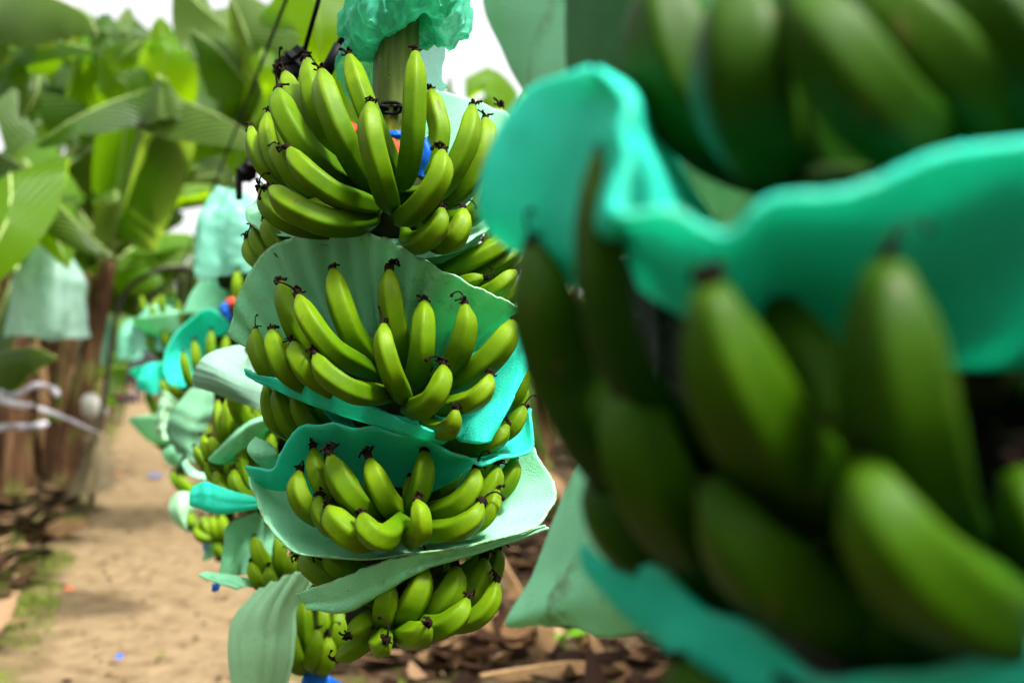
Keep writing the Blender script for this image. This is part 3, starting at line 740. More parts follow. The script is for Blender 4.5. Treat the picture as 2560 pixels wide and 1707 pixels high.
# ================================================================== SECOND BUNCH (left, just behind)
D2 = 2.14
b2 = empty('banana_bunch', P(781, 1700, D2), 'second banana bunch, lower left behind the sharp one, wrapped in pale sheets', 'banana bunch', BUNCH)
sp, _ = resample([P(735, 540, D2 + .02), P(750, 900, D2), P(770, 1300, D2), P(781, 1560, D2 - .02), P(781, 1760, D2 - .02)], 24)
link_mesh('stalk', mesh_from(*tube(sp, [.028 - .010 * i / 23 for i in range(24)], 20), ['dark_stalk']), b2)
bananas(b2, r6, (860, 1440, 2.06), [
    (100, (730, 1275, 1.97), (722, 1360, 1.955), (750, 1450, 1.96), (800, 1470, 2.0)),
    (92, (795, 1120, 2.02), (795, 1220, 2.0), (805, 1340, 2.0), (830, 1420, 2.03)),
    (92, (872, 1275, 1.93), (862, 1350, 1.92), (842, 1440, 1.93), (850, 1470, 1.98)),
    (92, (932, 1318, 1.95), (930, 1390, 1.94), (915, 1470, 1.95), (890, 1480, 1.99)),
    (82, (900, 1140, 2.02), (905, 1220, 2.0), (905, 1330, 2.0), (880, 1420, 2.03)),
    (88, (985, 1160, 2.03), (985, 1250, 2.01), (960, 1350, 2.01), (910, 1430, 2.04)),
    (75, (1042, 1200, 2.05), (1040, 1260, 2.03), (1010, 1350, 2.03), (930, 1430, 2.05)),
    (75, (1085, 1150, 2.08), (1080, 1230, 2.07), (1040, 1340, 2.06), (940, 1430, 2.07)),
    (80, (1140, 1140, 2.06), (1120, 1230, 2.05), (1060, 1350, 2.05), (950, 1440, 2.06)),
], tipscale=.9)
bananas(b2, r9, (1080, 1620, 2.08), [
    (112, (800, 1200, 1.99), (825, 1320, 1.975), (890, 1460, 1.98), (1000, 1560, 2.02)),
    (112, (1000, 1170, 2.02), (1000, 1300, 2.0), (1005, 1440, 2.0), (1040, 1560, 2.04)),
    (100, (1090, 1340, 1.96), (1090, 1420, 1.95), (1085, 1510, 1.96), (1075, 1590, 2.0)),
    (100, (780, 1400, 1.97), (795, 1480, 1.955), (850, 1570, 1.96), (980, 1610, 2.0)),
    (104, (910, 1440, 1.94), (920, 1520, 1.93), (960, 1590, 1.94), (1040, 1620, 1.98)),
    (80, (615, 530, 2.08), (602, 620, 2.06), (640, 740, 2.06), (800, 860, 2.08)),
    (92, (725, 430, 2.04), (702, 600, 2.02), (760, 800, 2.02), (900, 900, 2.06)),
    (84, (790, 385, 2.09), (765, 470, 2.07), (800, 650, 2.06), (930, 850, 2.08)),
    (104, (915, 370, 2.04), (925, 480, 2.02), (930, 620, 2.03), (980, 820, 2.07)),
    (112, (642, 680, 1.99), (652, 780, 1.975), (720, 870, 1.98), (880, 920, 2.02)),
    (96, (500, 690, 2.05), (530, 800, 2.03), (620, 900, 2.03), (820, 940, 2.06)),
    (92, (515, 130, 2.18), (522, 260, 2.16), (560, 420, 2.15), (700, 560, 2.17)),
    (102, (600, 110, 2.14), (600, 260, 2.12), (625, 400, 2.12), (760, 540, 2.16)),
    (112, (722, 110, 2.10), (715, 260, 2.085), (725, 400, 2.09), (820, 540, 2.13)),
    (84, (830, 170, 2.13), (830, 300, 2.11), (850, 420, 2.12), (890, 540, 2.15)),
    (82, (400, 405, 2.13), (425, 500, 2.115), (480, 600, 2.115), (660, 660, 2.14)),
    (84, (460, 420, 2.10), (490, 500, 2.085), (540, 590, 2.09), (700, 660, 2.12)),
    (74, (340, 490, 2.17), (375, 580, 2.15), (450, 660, 2.15), (650, 700, 2.16)),
    (66, (432, 615, 2.10), (440, 690, 2.09), (500, 750, 2.09), (680, 760, 2.12)),
], tipscale=.9)
for k, py in enumerate((900, 1000, 1100, 1260, 1430)):
    fill_hand(b2, P(745 + k * 8, py, D2), 9, (30 if k < 2 else 60), (200 if k < 2 else 300), .15 - .008 * k, .0165, .9, .03, 20 + k)
foam([(px_rows(r10, [
      [(1310, 1540, 2.0), (1290, 1450, 2.0), (1260, 1300, 2.0), (1180, 1180, 2.02), (1130, 1050, 2.04)],
      [(1000, 1430, 1.96), (1000, 1330, 1.945), (1000, 1220, 1.945), (1040, 1110, 1.97), (1100, 990, 2.0)],
      [(760, 1335, 1.95), (760, 1230, 1.93), (800, 1110, 1.93), (900, 1020, 1.96), (1060, 930, 2.0)],
      [(562, 1278, 1.97), (560, 1180, 1.955), (630, 1030, 1.95), (780, 930, 1.97), (1090, 858, 2.02)]]), 70, 24, (.0006, 8, .6), 31)], 'white_foam',
     'whitish foam sheet with fine radial pleats sticking out left of the sharp bunch')
foam([(px_rows(r9, [
      [(800, 560, 2.10), (880, 480, 2.10), (940, 400, 2.10), (980, 330, 2.10)],
      [(560, 622, 2.03), (680, 540, 2.02), (820, 400, 2.02), (960, 330, 2.03)],
      [(455, 604, 2.02), (600, 480, 1.99), (760, 340, 1.985), (950, 262, 2.0)],
      [(448, 580, 2.02), (570, 450, 1.99), (730, 310, 1.985), (950, 222, 2.0)]]), 50, 20, (.0010, 3, 1), 32)], 'mint_foam',
     'mint foam sheet with a pale diagonal rim between two hands of the second bunch')
foam([(px_rows(r9, [
      [(560, 880, 2.10), (650, 900, 2.1), (760, 920, 2.1), (900, 930, 2.1)],
      [(325, 955, 1.98), (450, 1000, 1.96), (580, 1012, 1.955), (840, 965, 1.97)],
      [(300, 880, 1.97), (430, 880, 1.945), (600, 920, 1.94), (830, 930, 1.955)],
      [(322, 808, 1.98), (420, 765, 1.96), (600, 828, 1.945), (830, 888, 1.955)]]), 50, 24, (.0012, 4, 1), 33)], 'teal_foam',
     'teal foam flap folded like a beak, pointing left over the path', .0045)
foam([(px_rows(r9, [
      [(980, 1480, 2.12), (1000, 1300, 2.12), (1000, 1150, 2.12), (1020, 1020, 2.12)],
      [(740, 1490, 2.04), (790, 1330, 2.05), (830, 1180, 2.06), (930, 1030, 2.07)],
      [(610, 1500, 1.98), (660, 1300, 1.99), (700, 1150, 2.01), (850, 1020, 2.04)],
      [(520, 1500, 1.97), (560, 1290, 1.97), (595, 1105, 1.98), (830, 1003, 2.02)]]), 50, 24, (.0010, 3, 1), 34),
      (px_rows(r9, [
      [(960, 1560, 2.06), (980, 1600, 2.06), (1000, 1640, 2.06)],
      [(640, 1505, 1.97), (680, 1540, 1.95), (760, 1590, 1.95)],
      [(440, 1475, 1.95), (520, 1520, 1.93), (700, 1600, 1.93)],
      [(358, 1498, 1.94), (440, 1535, 1.92), (660, 1610, 1.92)]]), 40, 20, (.0010, 3, 1), 35)], 'mint_foam',
     'mint foam sheet standing upright around the small hand, its pale lip turned to the path')
s6 = [[(545, 1056, 1.93), (425, 1180, 1.92), (384, 1285, 1.91), (380, 1430, 1.90), (402, 1620, 1.90)],
      [(650, 998, 1.90), (545, 1140, 1.88), (495, 1270, 1.87), (490, 1430, 1.86), (500, 1630, 1.86)],
      [(780, 948, 1.90), (680, 1120, 1.88), (640, 1270, 1.87), (625, 1440, 1.86), (600, 1630, 1.87)],
      [(850, 1010, 1.97), (762, 1150, 1.95), (752, 1300, 1.94), (735, 1460, 1.93), (690, 1630, 1.93)]]
foam([(px_rows(r6, [[c[k] for c in s6] for k in range(5)][::-1]), 90, 40, (.0040, 5, 0.12), 36)], 'sage_foam',
     'large sage green foam flap with broad vertical ribs at the bottom of the second bunch')
tape(r6, [[[(800, 1500, 1.99), (780, 1560, 1.99), (740, 1640, 1.99)], [(850, 1510, 1.97), (850, 1580, 1.97), (840, 1660, 1.97)], [(900, 1505, 1.99), (960, 1540, 1.98), (1040, 1590, 1.97)]]],
     'blue_tape', 'blue plastic tape tied below the lowest small bananas of the second bunch', amp=.003, sc=30)

# ================================================================== THIRD BUNCH
D3 = 3.4
b3 = empty('banana_bunch', P(560, 1400, D3), 'third banana bunch along the path, in front of the round teal sheet', 'banana bunch', BUNCH)
sp, _ = resample([P(600, 560, D3), P(590, 800, D3), P(570, 1100, D3), P(560, 1400, D3)], 20)
link_mesh('stalk', mesh_from(*tube(sp, [.03] * 20, 16), ['dark_stalk']), b3)
bananas(b3, r10, (640, 1300, 3.36), [
    (84, (460, 945, 3.20), (475, 1060, 3.18), (520, 1220, 3.19), (620, 1290, 3.26)),
    (92, (570, 838, 3.22), (580, 950, 3.20), (600, 1100, 3.20), (650, 1260, 3.27)),
    (92, (735, 738, 3.24), (732, 850, 3.22), (725, 1000, 3.22), (700, 1230, 3.28)),
    (84, (882, 785, 3.28), (872, 900, 3.26), (840, 1050, 3.26), (740, 1230, 3.30)),
    (72, (285, 1205, 3.26), (265, 1270, 3.24), (330, 1350, 3.24), (500, 1380, 3.28)),
    (80, (330, 1270, 3.24), (400, 1330, 3.23), (480, 1360, 3.25), (600, 1350, 3.29)),
    (105, (990, 150, 3.28), (985, 300, 3.26), (980, 450, 3.27), (1000, 620, 3.32)),
])
bananas(b3, r9, (560, 1090, 3.32), [
    (80, (300, 1010, 3.22), (320, 1090, 3.2), (380, 1150, 3.2), (500, 1120, 3.26)),
    (80, (330, 1130, 3.18), (380, 1190, 3.17), (450, 1200, 3.18), (540, 1140, 3.25)),
    (84, (400, 1040, 3.2), (420, 1110, 3.18), (470, 1180, 3.19), (560, 1150, 3.26)),
    (84, (470, 1040, 3.2), (480, 1120, 3.18), (510, 1190, 3.19), (570, 1150, 3.26)),
    (84, (545, 1030, 3.2), (555, 1110, 3.18), (560, 1190, 3.19), (590, 1150, 3.26)),
    (78, (520, 1220, 3.2), (515, 1290, 3.18), (545, 1330, 3.2), (590, 1270, 3.26)),
    (70, (160, 690, 3.28), (190, 760, 3.26), (260, 820, 3.26), (400, 820, 3.3)),
    (70, (210, 720, 3.26), (250, 790, 3.24), (310, 840, 3.25), (430, 830, 3.3)),
])
for k, py in enumerate((700, 850, 990, 1120, 1250)):
    fill_hand(b3, P(595 - 6 * k, py, D3), 8, 60, 210, .17 - .012 * k, .017, .9, .03, 40 + k)
foam([(px_rows(r10, [
      [(640, 1180, 3.38), (680, 1130, 3.4), (720, 1090, 3.42), (760, 1080, 3.42), (800, 1100, 3.42)],
      [(440, 1300, 3.26), (420, 1000, 3.32), (600, 780, 3.36), (740, 760, 3.36), (880, 900, 3.36)],
      [(330, 1270, 3.24), (330, 950, 3.28), (600, 650, 3.33), (740, 640, 3.33), (920, 780, 3.33)],
      [(262, 1130, 3.24), (320, 860, 3.26), (590, 570, 3.30), (760, 528, 3.30), (930, 680, 3.30)]]), 60, 24, (.0018, 5, 1.5), 41)], 'teal_foam',
     'round teal foam sheet standing behind a few upright bananas by the path', .004)
foam([(px_rows(r10, [
      [(450, 570, 3.42), (560, 560, 3.42), (700, 540, 3.42), (830, 530, 3.42), (960, 500, 3.42)],
      [(520, 400, 3.45), (640, 390, 3.44), (760, 380, 3.44), (850, 370, 3.44), (960, 360, 3.44)],
      [(610, 262, 3.47), (700, 226, 3.46), (780, 215, 3.46), (860, 205, 3.46), (960, 195, 3.46)]]), 40, 20, None, 42)], 'mint_foam',
     'plain pale mint foam sheet above the round teal sheet, next to red and blue tape')
foam([(px_rows(r9, [
      [(480, 60, 2.95), (480, 200, 2.93), (430, 330, 2.91), (370, 480, 2.89), (340, 625, 2.88)],
      [(400, 45, 2.90), (370, 210, 2.87), (320, 330, 2.85), (280, 450, 2.85), (290, 590, 2.85)],
      [(318, 30, 2.92), (215, 160, 2.88), (160, 260, 2.87), (150, 400, 2.87), (225, 545, 2.87)],
      [(310, 32, 2.95), (185, 180, 2.92), (120, 320, 2.91), (120, 400, 2.90), (200, 545, 2.90)]][::-1]), 60, 40, (.0022, 4, 0.2), 43)], 'pine_foam',
     'ribbed sage green foam sheet hanging over the path side of the third bunch')
foam([(px_rows(r9, [
      [(200, 130, 3.15), (150, 240, 3.15), (135, 350, 3.14), (135, 440, 3.14)],
      [(130, 70, 3.10), (85, 220, 3.09), (80, 340, 3.09), (100, 440, 3.09)],
      [(85, 50, 3.12), (38, 220, 3.11), (35, 350, 3.11), (60, 440, 3.11)]]), 40, 20, (.002, 4, .3), 44)], 'sage_foam',
     'narrow light mint foam strip at the left edge of the third bunch')
foam([(px_rows(r9, [
      [(490, 712, 3.0), (360, 690, 3.0), (300, 640, 3.0), (270, 590, 3.02)],
      [(460, 750, 2.98), (350, 728, 2.97), (270, 690, 2.97), (232, 620, 3.0)]]) , 40, 8, None, 45),
      (px_rows(r9, [
      [(240, 560, 3.05), (220, 610, 3.05), (200, 665, 3.06)],
      [(170, 480, 3.02), (140, 560, 3.02), (135, 625, 3.04)],
      [(80, 520, 3.05), (90, 570, 3.05), (110, 610, 3.06)]]), 20, 16, None, 46)], 'mint_foam',
     'curled mint foam sheet with a pale rolled rim below the ribbed one')
foam([(px_rows(r9, [
      [(320, 850, 3.25), (330, 950, 3.25), (310, 1060, 3.25), (300, 1165, 3.25)],
      [(220, 845, 3.2), (230, 950, 3.18), (240, 1050, 3.18), (285, 1160, 3.2)],
      [(150, 890, 3.22), (128, 990, 3.2), (170, 1070, 3.2), (270, 1155, 3.2)]]), 30, 20, None, 47)], 'sage_foam',
     'shaded sage foam flap around the dark lowest hand of the third bunch')
foam([(px_rows(r9, [
      [(500, 1230, 3.3), (510, 1290, 3.3), (520, 1340, 3.3)],
      [(440, 1235, 3.26), (440, 1300, 3.26), (450, 1370, 3.26)],
      [(425, 1240, 3.27), (405, 1310, 3.27), (390, 1392, 3.27)]]), 20, 16, None, 48)], 'mint_foam',
     'small mint foam corner hanging lowest at the third bunch beside blue tape')
tape(r10, [[[(800, 510, 3.25), (840, 470, 3.24), (890, 450, 3.25)], [(840, 570, 3.23), (880, 550, 3.22), (910, 530, 3.24)], [(890, 630, 3.25), (910, 620, 3.24), (930, 600, 3.25)]]],
     'blue_tape', 'blue tape at the rim of the round teal sheet', amp=.004)
tape(r10, [[[(870, 430, 3.24), (920, 400, 3.23), (970, 400, 3.24)], [(900, 470, 3.22), (940, 450, 3.21), (980, 450, 3.24)], [(905, 520, 3.24), (930, 500, 3.23), (970, 490, 3.24)]]],
     'red_tape', 'red tape beside the pale mint sheet of the third bunch', amp=.004)
tape(r9, [[[(390, 1225, 3.24), (405, 1225, 3.24), (420, 1230, 3.24)], [(395, 1270, 3.23), (410, 1270, 3.23), (425, 1270, 3.23)], [(405, 1310, 3.24), (415, 1310, 3.24), (430, 1300, 3.24)]]],
     'blue_tape', 'thin blue tape end dangling under the third bunch', amp=.002)
tape(r6, [[[(285, 1020, 2.02), (310, 1015, 2.02), (345, 1020, 2.02)], [(285, 1045, 2.01), (310, 1040, 2.01), (330, 1040, 2.01)], [(285, 1062, 2.02), (305, 1062, 2.02), (325, 1055, 2.02)]]],
     'blue_tape', 'small blue tape stub under the pale lip of the upright mint sheet', amp=.002)

# ---- bag on the third bunch and further bunches down the row
def hanging_bag(top, w, h, mt, label, seed, flare=1.0, group='plastic bags on bunches', pinch=.25):
    nz, na = 34, 60; vs, fs, uv = [], [], []
    for j in range(nz):
        t = j / (nz - 1)
        k = (pinch + (1 - pinch) * min(1, t * 2.4) ** .8) * (1 + (flare - 1) * t)
        for i in range(na):
            a = 2 * PI * i / na
            pl = 1 + (.12 + .10 * t) * math.sin(5 * a + 2 * noise.noise(Vector((a, seed, 0)))) + .10 * noise.noise(Vector((math.cos(a) * 2, math.sin(a) * 2, t * 2 + seed)))
            vs.append(top + Vector((math.cos(a) * w / 2 * k * pl, math.sin(a) * w / 2 * k * pl, -h * t + .03 * h * math.sin(3 * a + seed) * t))); uv.append((i / na, t))
    for j in range(nz - 1):
        for i in range(na):
            i2 = (i + 1) % na; fs.append((j * na + i, j * na + i2, (j + 1) * na + i2, (j + 1) * na + i))
    vs = crumple(vs, .06 * w, 7 / w * .5, seed)
    return link_mesh('plastic_bag', mesh_from(vs, fs, uv, [mt]), None, top, label, 'plastic bag', group)
hanging_bag(P(572, 478, 3.4), .22, .29, 'pale_film', 'pale green crumpled plastic bag gathered above the third bunch', 3.3, 1.0, pinch=.45)

def generic_bunch(name_loc, label, seed, hands=6, sheets=('mint_foam', 'teal_foam', 'mint_foam'), sheet_labels=()):
    r = random.Random(seed); top = Vector(name_loc)
    e = empty('banana_bunch', top - Vector((0, 0, 1.0)), label, 'banana bunch', BUNCH)
    sp, _ = resample([top + Vector((0, 0, .12)), top + Vector((.01, 0, -.3)), top + Vector((0, 0, -.98))], 16)
    link_mesh('stalk', mesh_from(*tube(sp, [.03] * 16, 12), ['dark_stalk']), e)
    for k in range(hands):
        c = top + Vector((0, 0, -.16 - k * .155))
        fill_hand(e, c, 13, -180, 150, .175 - .012 * k, .018, .95, .03, seed + k)
    for k, (mt, sl) in enumerate(zip(sheets, sheet_labels)):
        z = -.20 - k * .27; rows = [[], [], []]
        for i in range(13):
            a = math.radians(-200 + 215 * i / 12); d = Vector((math.sin(a), -math.cos(a), 0)); w = 1 + .15 * math.sin(3 * a + seed)
            for q, (rr, zz) in enumerate(((.05, -.03), (.15 * w, -.005), (.24 * w, .10 + .03 * math.sin(2 * a + k)))): rows[q].append(top + d * rr + Vector((0, 0, z + zz)))
        foam([(rows, 60, 14, (.004, 9, 1.5), seed + k)], mt, sl)
    return e
g4 = P(455, 740, 5.2)
generic_bunch(g4, 'fourth banana bunch, small and blurred, with a bright teal flap over the path', 60, 5, ('mint_foam', 'teal_foam', 'mint_foam'),
    ('mint foam sheet high on the fourth bunch, under a pale bag', 'teal foam sheet of the fourth bunch jutting over the path', 'low mint foam sheet of the fourth bunch'))
hanging_bag(P(395, 765, 5.2), .22, .24, 'pale_film', 'pale green plastic bag bunched over the fourth bunch', 6.1, 1.2, pinch=.5)
foam([(px_rows(reg(200, 860, 6.27), [
      [(1280, 330, 5.0), (1270, 480, 5.0), (1250, 640, 5.0), (1220, 800, 5.0)],
      [(1160, 310, 4.92), (1110, 470, 4.9), (1080, 620, 4.9), (1080, 770, 4.92)],
      [(1060, 300, 4.95), (980, 420, 4.93), (900, 560, 4.92), (885, 680, 4.94)]]), 30, 20, None, 61)], 'teal_foam', 'small bright teal foam flap farthest left over the path', .004)
g5 = Vector((RAIL(8.2), 8.2, 2.0))
generic_bunch(g5, 'far banana bunch beyond the fourth, hardly visible down the row', 70, 5, ('mint_foam', 'mint_foam'), ('upper mint foam sheet of the far bunch', 'lower mint foam sheet of the far bunch'))

# ================================================================== FOREGROUND BUNCH (right, out of focus)
DF = .68
bf = empty('banana_bunch', P(2300, 2000, DF), 'huge dark blurred banana bunch filling the right side of the photo', 'banana bunch', BUNCH)
sp, _ = resample([P(2330, -700, DF + .03), P(2320, 300, DF + .02), P(2300, 1000, DF), P(2280, 2000, DF)], 24)
link_mesh('stalk', mesh_from(*tube(sp, [.034] * 24, 20), ['dark_stalk']), bf)
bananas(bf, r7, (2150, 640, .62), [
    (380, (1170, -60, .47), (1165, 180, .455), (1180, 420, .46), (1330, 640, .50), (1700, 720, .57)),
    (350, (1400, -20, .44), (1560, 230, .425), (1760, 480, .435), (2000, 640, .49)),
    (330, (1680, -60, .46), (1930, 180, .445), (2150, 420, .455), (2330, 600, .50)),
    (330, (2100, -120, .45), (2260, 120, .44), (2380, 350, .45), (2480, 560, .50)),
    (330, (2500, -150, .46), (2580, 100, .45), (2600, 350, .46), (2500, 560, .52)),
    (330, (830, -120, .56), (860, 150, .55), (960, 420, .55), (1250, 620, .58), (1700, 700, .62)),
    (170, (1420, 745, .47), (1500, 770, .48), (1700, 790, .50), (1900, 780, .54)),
], mt='shaded_banana_skin')
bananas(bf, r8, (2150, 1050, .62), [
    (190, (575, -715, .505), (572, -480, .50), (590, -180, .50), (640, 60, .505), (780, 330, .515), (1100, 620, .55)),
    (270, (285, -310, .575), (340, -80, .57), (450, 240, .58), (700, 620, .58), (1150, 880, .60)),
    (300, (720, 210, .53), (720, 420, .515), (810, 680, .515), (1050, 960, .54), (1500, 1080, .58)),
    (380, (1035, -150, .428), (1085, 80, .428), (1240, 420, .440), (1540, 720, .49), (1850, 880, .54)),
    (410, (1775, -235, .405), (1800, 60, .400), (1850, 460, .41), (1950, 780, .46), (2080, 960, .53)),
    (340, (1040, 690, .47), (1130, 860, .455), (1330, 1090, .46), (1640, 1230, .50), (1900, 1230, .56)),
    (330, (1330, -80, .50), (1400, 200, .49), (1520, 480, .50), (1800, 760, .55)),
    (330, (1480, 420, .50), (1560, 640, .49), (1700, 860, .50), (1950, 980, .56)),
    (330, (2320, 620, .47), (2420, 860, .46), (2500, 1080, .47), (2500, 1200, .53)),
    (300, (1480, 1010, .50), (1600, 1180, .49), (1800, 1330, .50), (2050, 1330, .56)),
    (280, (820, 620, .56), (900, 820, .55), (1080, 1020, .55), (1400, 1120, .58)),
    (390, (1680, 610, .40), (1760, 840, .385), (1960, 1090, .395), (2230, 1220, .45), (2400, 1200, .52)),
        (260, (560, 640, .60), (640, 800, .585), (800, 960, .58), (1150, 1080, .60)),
], mt='shaded_banana_skin')
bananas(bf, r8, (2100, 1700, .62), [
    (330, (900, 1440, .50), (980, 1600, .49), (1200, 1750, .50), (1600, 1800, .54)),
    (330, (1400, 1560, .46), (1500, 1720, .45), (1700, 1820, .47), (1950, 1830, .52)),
], mt='shaded_banana_skin')
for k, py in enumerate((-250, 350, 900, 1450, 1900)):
    fill_hand(bf, P(2310, py, DF), 11, 20, 250, .18, .018, .9, .03, 80 + k, mt='shaded_banana_skin')
foam([
    (px_rows(r7, [
      [(540, 288, .54), (540, 290, .53), (548, 290, .52), (560, 292, .505)],
      [(300, 370, .60), (420, 405, .565), (560, 420, .53), (690, 420, .487)],
      [(165, 540, .62), (320, 570, .58), (500, 580, .535), (675, 560, .48)],
      [(88, 740, .625), (270, 750, .585), (480, 745, .535), (692, 680, .475)],
      [(70, 900, .625), (250, 940, .59), (440, 950, .545), (655, 820, .468)],
      [(170, 1015, .63), (300, 1070, .60), (450, 1110, .56), (655, 920, .465)],
      [(470, 1180, .63), (520, 1215, .61), (560, 1245, .59), (700, 1010, .53)]]), 30, 36, None, 81),
    (px_rows(r7, [
      [(600, 310, .60), (740, 400, .60), (830, 560, .60), (910, 720, .60), (990, 860, .60), (1080, 1000, .60)],
      [(580, 300, .54), (712, 400, .535), (750, 560, .535), (800, 700, .53), (830, 840, .53), (850, 960, .53)],
      [(562, 292, .505), (692, 420, .487), (675, 560, .48), (694, 680, .475), (657, 820, .468), (660, 915, .463)]]), 50, 16, None, 82),
    (px_rows(r7, [
      [(740, 1200, .54), (900, 1300, .53), (1050, 1380, .52), (1200, 1400, .54), (1350, 1430, .56), (1570, 1460, .58), (1800, 1500, .58), (2100, 1540, .58), (2450, 1560, .60)],
      [(665, 960, .50), (790, 1040, .485), (930, 1130, .48), (1070, 1170, .475), (1280, 1130, .475), (1560, 1150, .475), (1840, 1120, .475), (2150, 1040, .475), (2500, 1000, .49)],
      [(655, 890, .458), (760, 903, .44), (900, 900, .43), (1080, 992, .425), (1280, 862, .415), (1500, 818, .41), (1720, 775, .41), (2050, 622, .41), (2500, 585, .42)]]), 90, 24, (.0015, 5, 2), 83)],
     'teal_foam', 'large blurred teal foam sheet curling across the closest bunch', .0046)
foam([(px_rows(r8, [
      [(900, 1150, .62), (1000, 1250, .62), (1100, 1350, .62), (1250, 1450, .62), (1500, 1600, .62), (1900, 1680, .62), (2400, 1600, .62)],
      [(560, 1060, .61), (700, 1240, .585), (830, 1330, .56), (950, 1470, .53), (1300, 1650, .49), (1900, 1700, .46), (2500, 1500, .47)],
      [(500, 930, .61), (640, 1045, .58), (800, 1022, .55), (960, 1180, .52), (1200, 1285, .48), (1460, 1490, .455), (1800, 1500, .44), (2150, 1430, .43), (2550, 1220, .43)]]), 80, 24, (.0012, 5, 2), 84)],
     'teal_foam', 'blurred teal foam sheet with a wavy rim at the bottom of the closest bunch', .0056)
foam([(px_rows(r8, [
      [(513, 526, .98), (530, 550, .96), (555, 580, .94), (587, 618, .92)],
      [(405, 760, .98), (470, 745, .94), (540, 725, .90), (605, 708, .87)],
      [(285, 1070, .97), (430, 990, .92), (570, 910, .86), (715, 838, .82)],
      [(178, 1252, .96), (400, 1180, .90), (650, 1110, .83), (940, 1035, .77)],
      [(222, 1278, .97), (430, 1265, .91), (640, 1320, .85), (1000, 1200, .78)]]), 50, 50, (.0015, 3, .5), 85)],
     'mint_foam', 'pale mint foam corner hanging out lower left of the closest bunch')
foam([(px_rows(r7, [
      [(75, -60, .90), (95, 60, .90), (160, 210, .89), (260, 400, .86)],
      [(250, -60, .84), (270, 80, .83), (300, 230, .82), (360, 420, .80)],
      [(430, -60, .78), (440, 90, .77), (450, 250, .76), (470, 430, .75)]]), 30, 20, None, 86)],
     'mint_foam', 'pale mint foam sheet edge beside the white sky, behind the closest bunch')
foam([(px_rows(r7, [
      [(430, -200, .77), (440, 90, .76), (450, 350, .75), (520, 700, .75), (640, 1000, .74)],
      [(700, -200, .66), (720, 90, .65), (740, 350, .65), (780, 700, .66), (860, 1000, .67)],
      [(1000, -200, .66), (1030, 90, .66), (1050, 350, .66), (1080, 700, .67), (1150, 1000, .68)],
      [(1500, -200, .74), (1520, 90, .74), (1540, 350, .74), (1560, 700, .74), (1600, 1000, .74)]]), 40, 40, None, 87)],
     'shaded_mint_foam', 'mint foam sheet coloured deep green for its shade, behind the upper hand of the closest bunch')

def wrap(c, z0, z1, R1, a0, a1, mt, label, seed):  # added near-black sheets that block light behind the closest bunch
    rows = [[], [], [], []]
    for i in range(17):
        a = math.radians(a0 + (a1 - a0) * i / 16); d = Vector((math.sin(a), -math.cos(a), 0)); w = 1 + .08 * math.sin(3 * a + seed)
        for q in range(4): rows[q].append(Vector((c.x, c.y, z0 + (z1 - z0) * q / 3)) + d * R1 * w * (1 + .05 * math.sin(2 * q + seed)))
    foam([(rows, 80, 24, (.004, 7, .3), seed)], mt, label, .004)
cf = P(2310, 900, DF)
wrap(cf, cf.z - .62, cf.z - .05, .16, 95, 262, 'gap_shade_foam', 'dark foam sheet added as shade round the far side of the closest bunch, lower half', 111)
wrap(cf, cf.z - .08, cf.z + .62, .165, 95, 262, 'gap_shade_foam', 'dark foam sheet added as shade round the far side of the closest bunch, upper half', 114)
foam([(px_rows(r8, [
      [(640, -250, .74), (900, -300, .73), (1300, -300, .72), (1700, -300, .72)],
      [(640, 100, .74), (900, 100, .72), (1300, 100, .70), (1700, 100, .70)],
      [(800, 600, .74), (1000, 600, .72), (1300, 600, .70), (1700, 600, .70)],
      [(1000, 1000, .74), (1150, 1020, .72), (1400, 1050, .70), (1700, 1100, .70)],
      [(900, 1500, .72), (1150, 1500, .71), (1400, 1500, .70), (1700, 1500, .70)]]), 40, 40, None, 120)], 'gap_shade_foam', 'dark foam sheet added as shade behind the middle hand of the closest bunch', .004)  # added backing sheet, near-black to darken the gaps between the fruit

# ================================================================== CABLEWAY
def rod(name, a, b, r, mt, parent, seg=12, n=2):
    v_, f_, u_ = tube([a.lerp(b, i / max(1, n - 1)) for i in range(n)] if n > 2 else [a, b], [r] * max(2, n), seg)
    return link_mesh(name, mesh_from(v_, f_, u_, [mt]), parent)
def lumpy(c, r, seed, mt, name, parent):
    mb = MB(); rr = random.Random(seed)
    for k in range(3):
        o = Vector((rr.uniform(-1, 1), rr.uniform(-1, 1), rr.uniform(-1, 1))) * r * .45
        d = Vector((rr.uniform(-1, 1), rr.uniform(-.4, .4), rr.uniform(-1, 1))).normalized()
        q = [c + o - d * r * .6, c + o - d * r * .55, c + o - d * r * .1, c + o - d * r * .05, c + o + d * r * .1, c + o + d * r * .15, c + o + d * r * .6, c + o + d * r * .65]
        mb.add(*tube(q, [r * .35, r * .6, r * .6, r * .4, r * .4, r * .7, r * .7, r * .35], 12, lambda a, t: 1 + .12 * (1 if math.sin(6 * a) > 0 else -1)))
    return link_mesh(name, mb.mesh(['black_steel'], False), parent)
a0, a1 = P(870, -260, 1.95), P(752, 160, 1.95)
sr = empty('spacer_rod', a1, 'thin black spacer rod ending in a lumpy coupling behind the top hand', 'rod', 'black cableway spacer rods')
rod('bar', a0, a1, .0048, 'black_steel', sr); lumpy(P(738, 160, 1.95), .034, 3, 'black_steel', 'coupling', sr)
rod('swivel_pin', P(725, 130, 1.95), P(735, 235, 1.96), .012, 'black_steel', sr)
a0, a1 = P(1015, -200, 1.85), P(818, 175, 1.85)
sr2 = empty('spacer_rod', a1, 'thicker black spacer rod slanting down beside the stalk', 'rod', 'black cableway spacer rods')
rod('bar', a0, a1, .0085, 'black_steel', sr2); rod('end_sleeve', P(850, 115, 1.85), P(812, 187, 1.85), .012, 'black_steel', sr2)
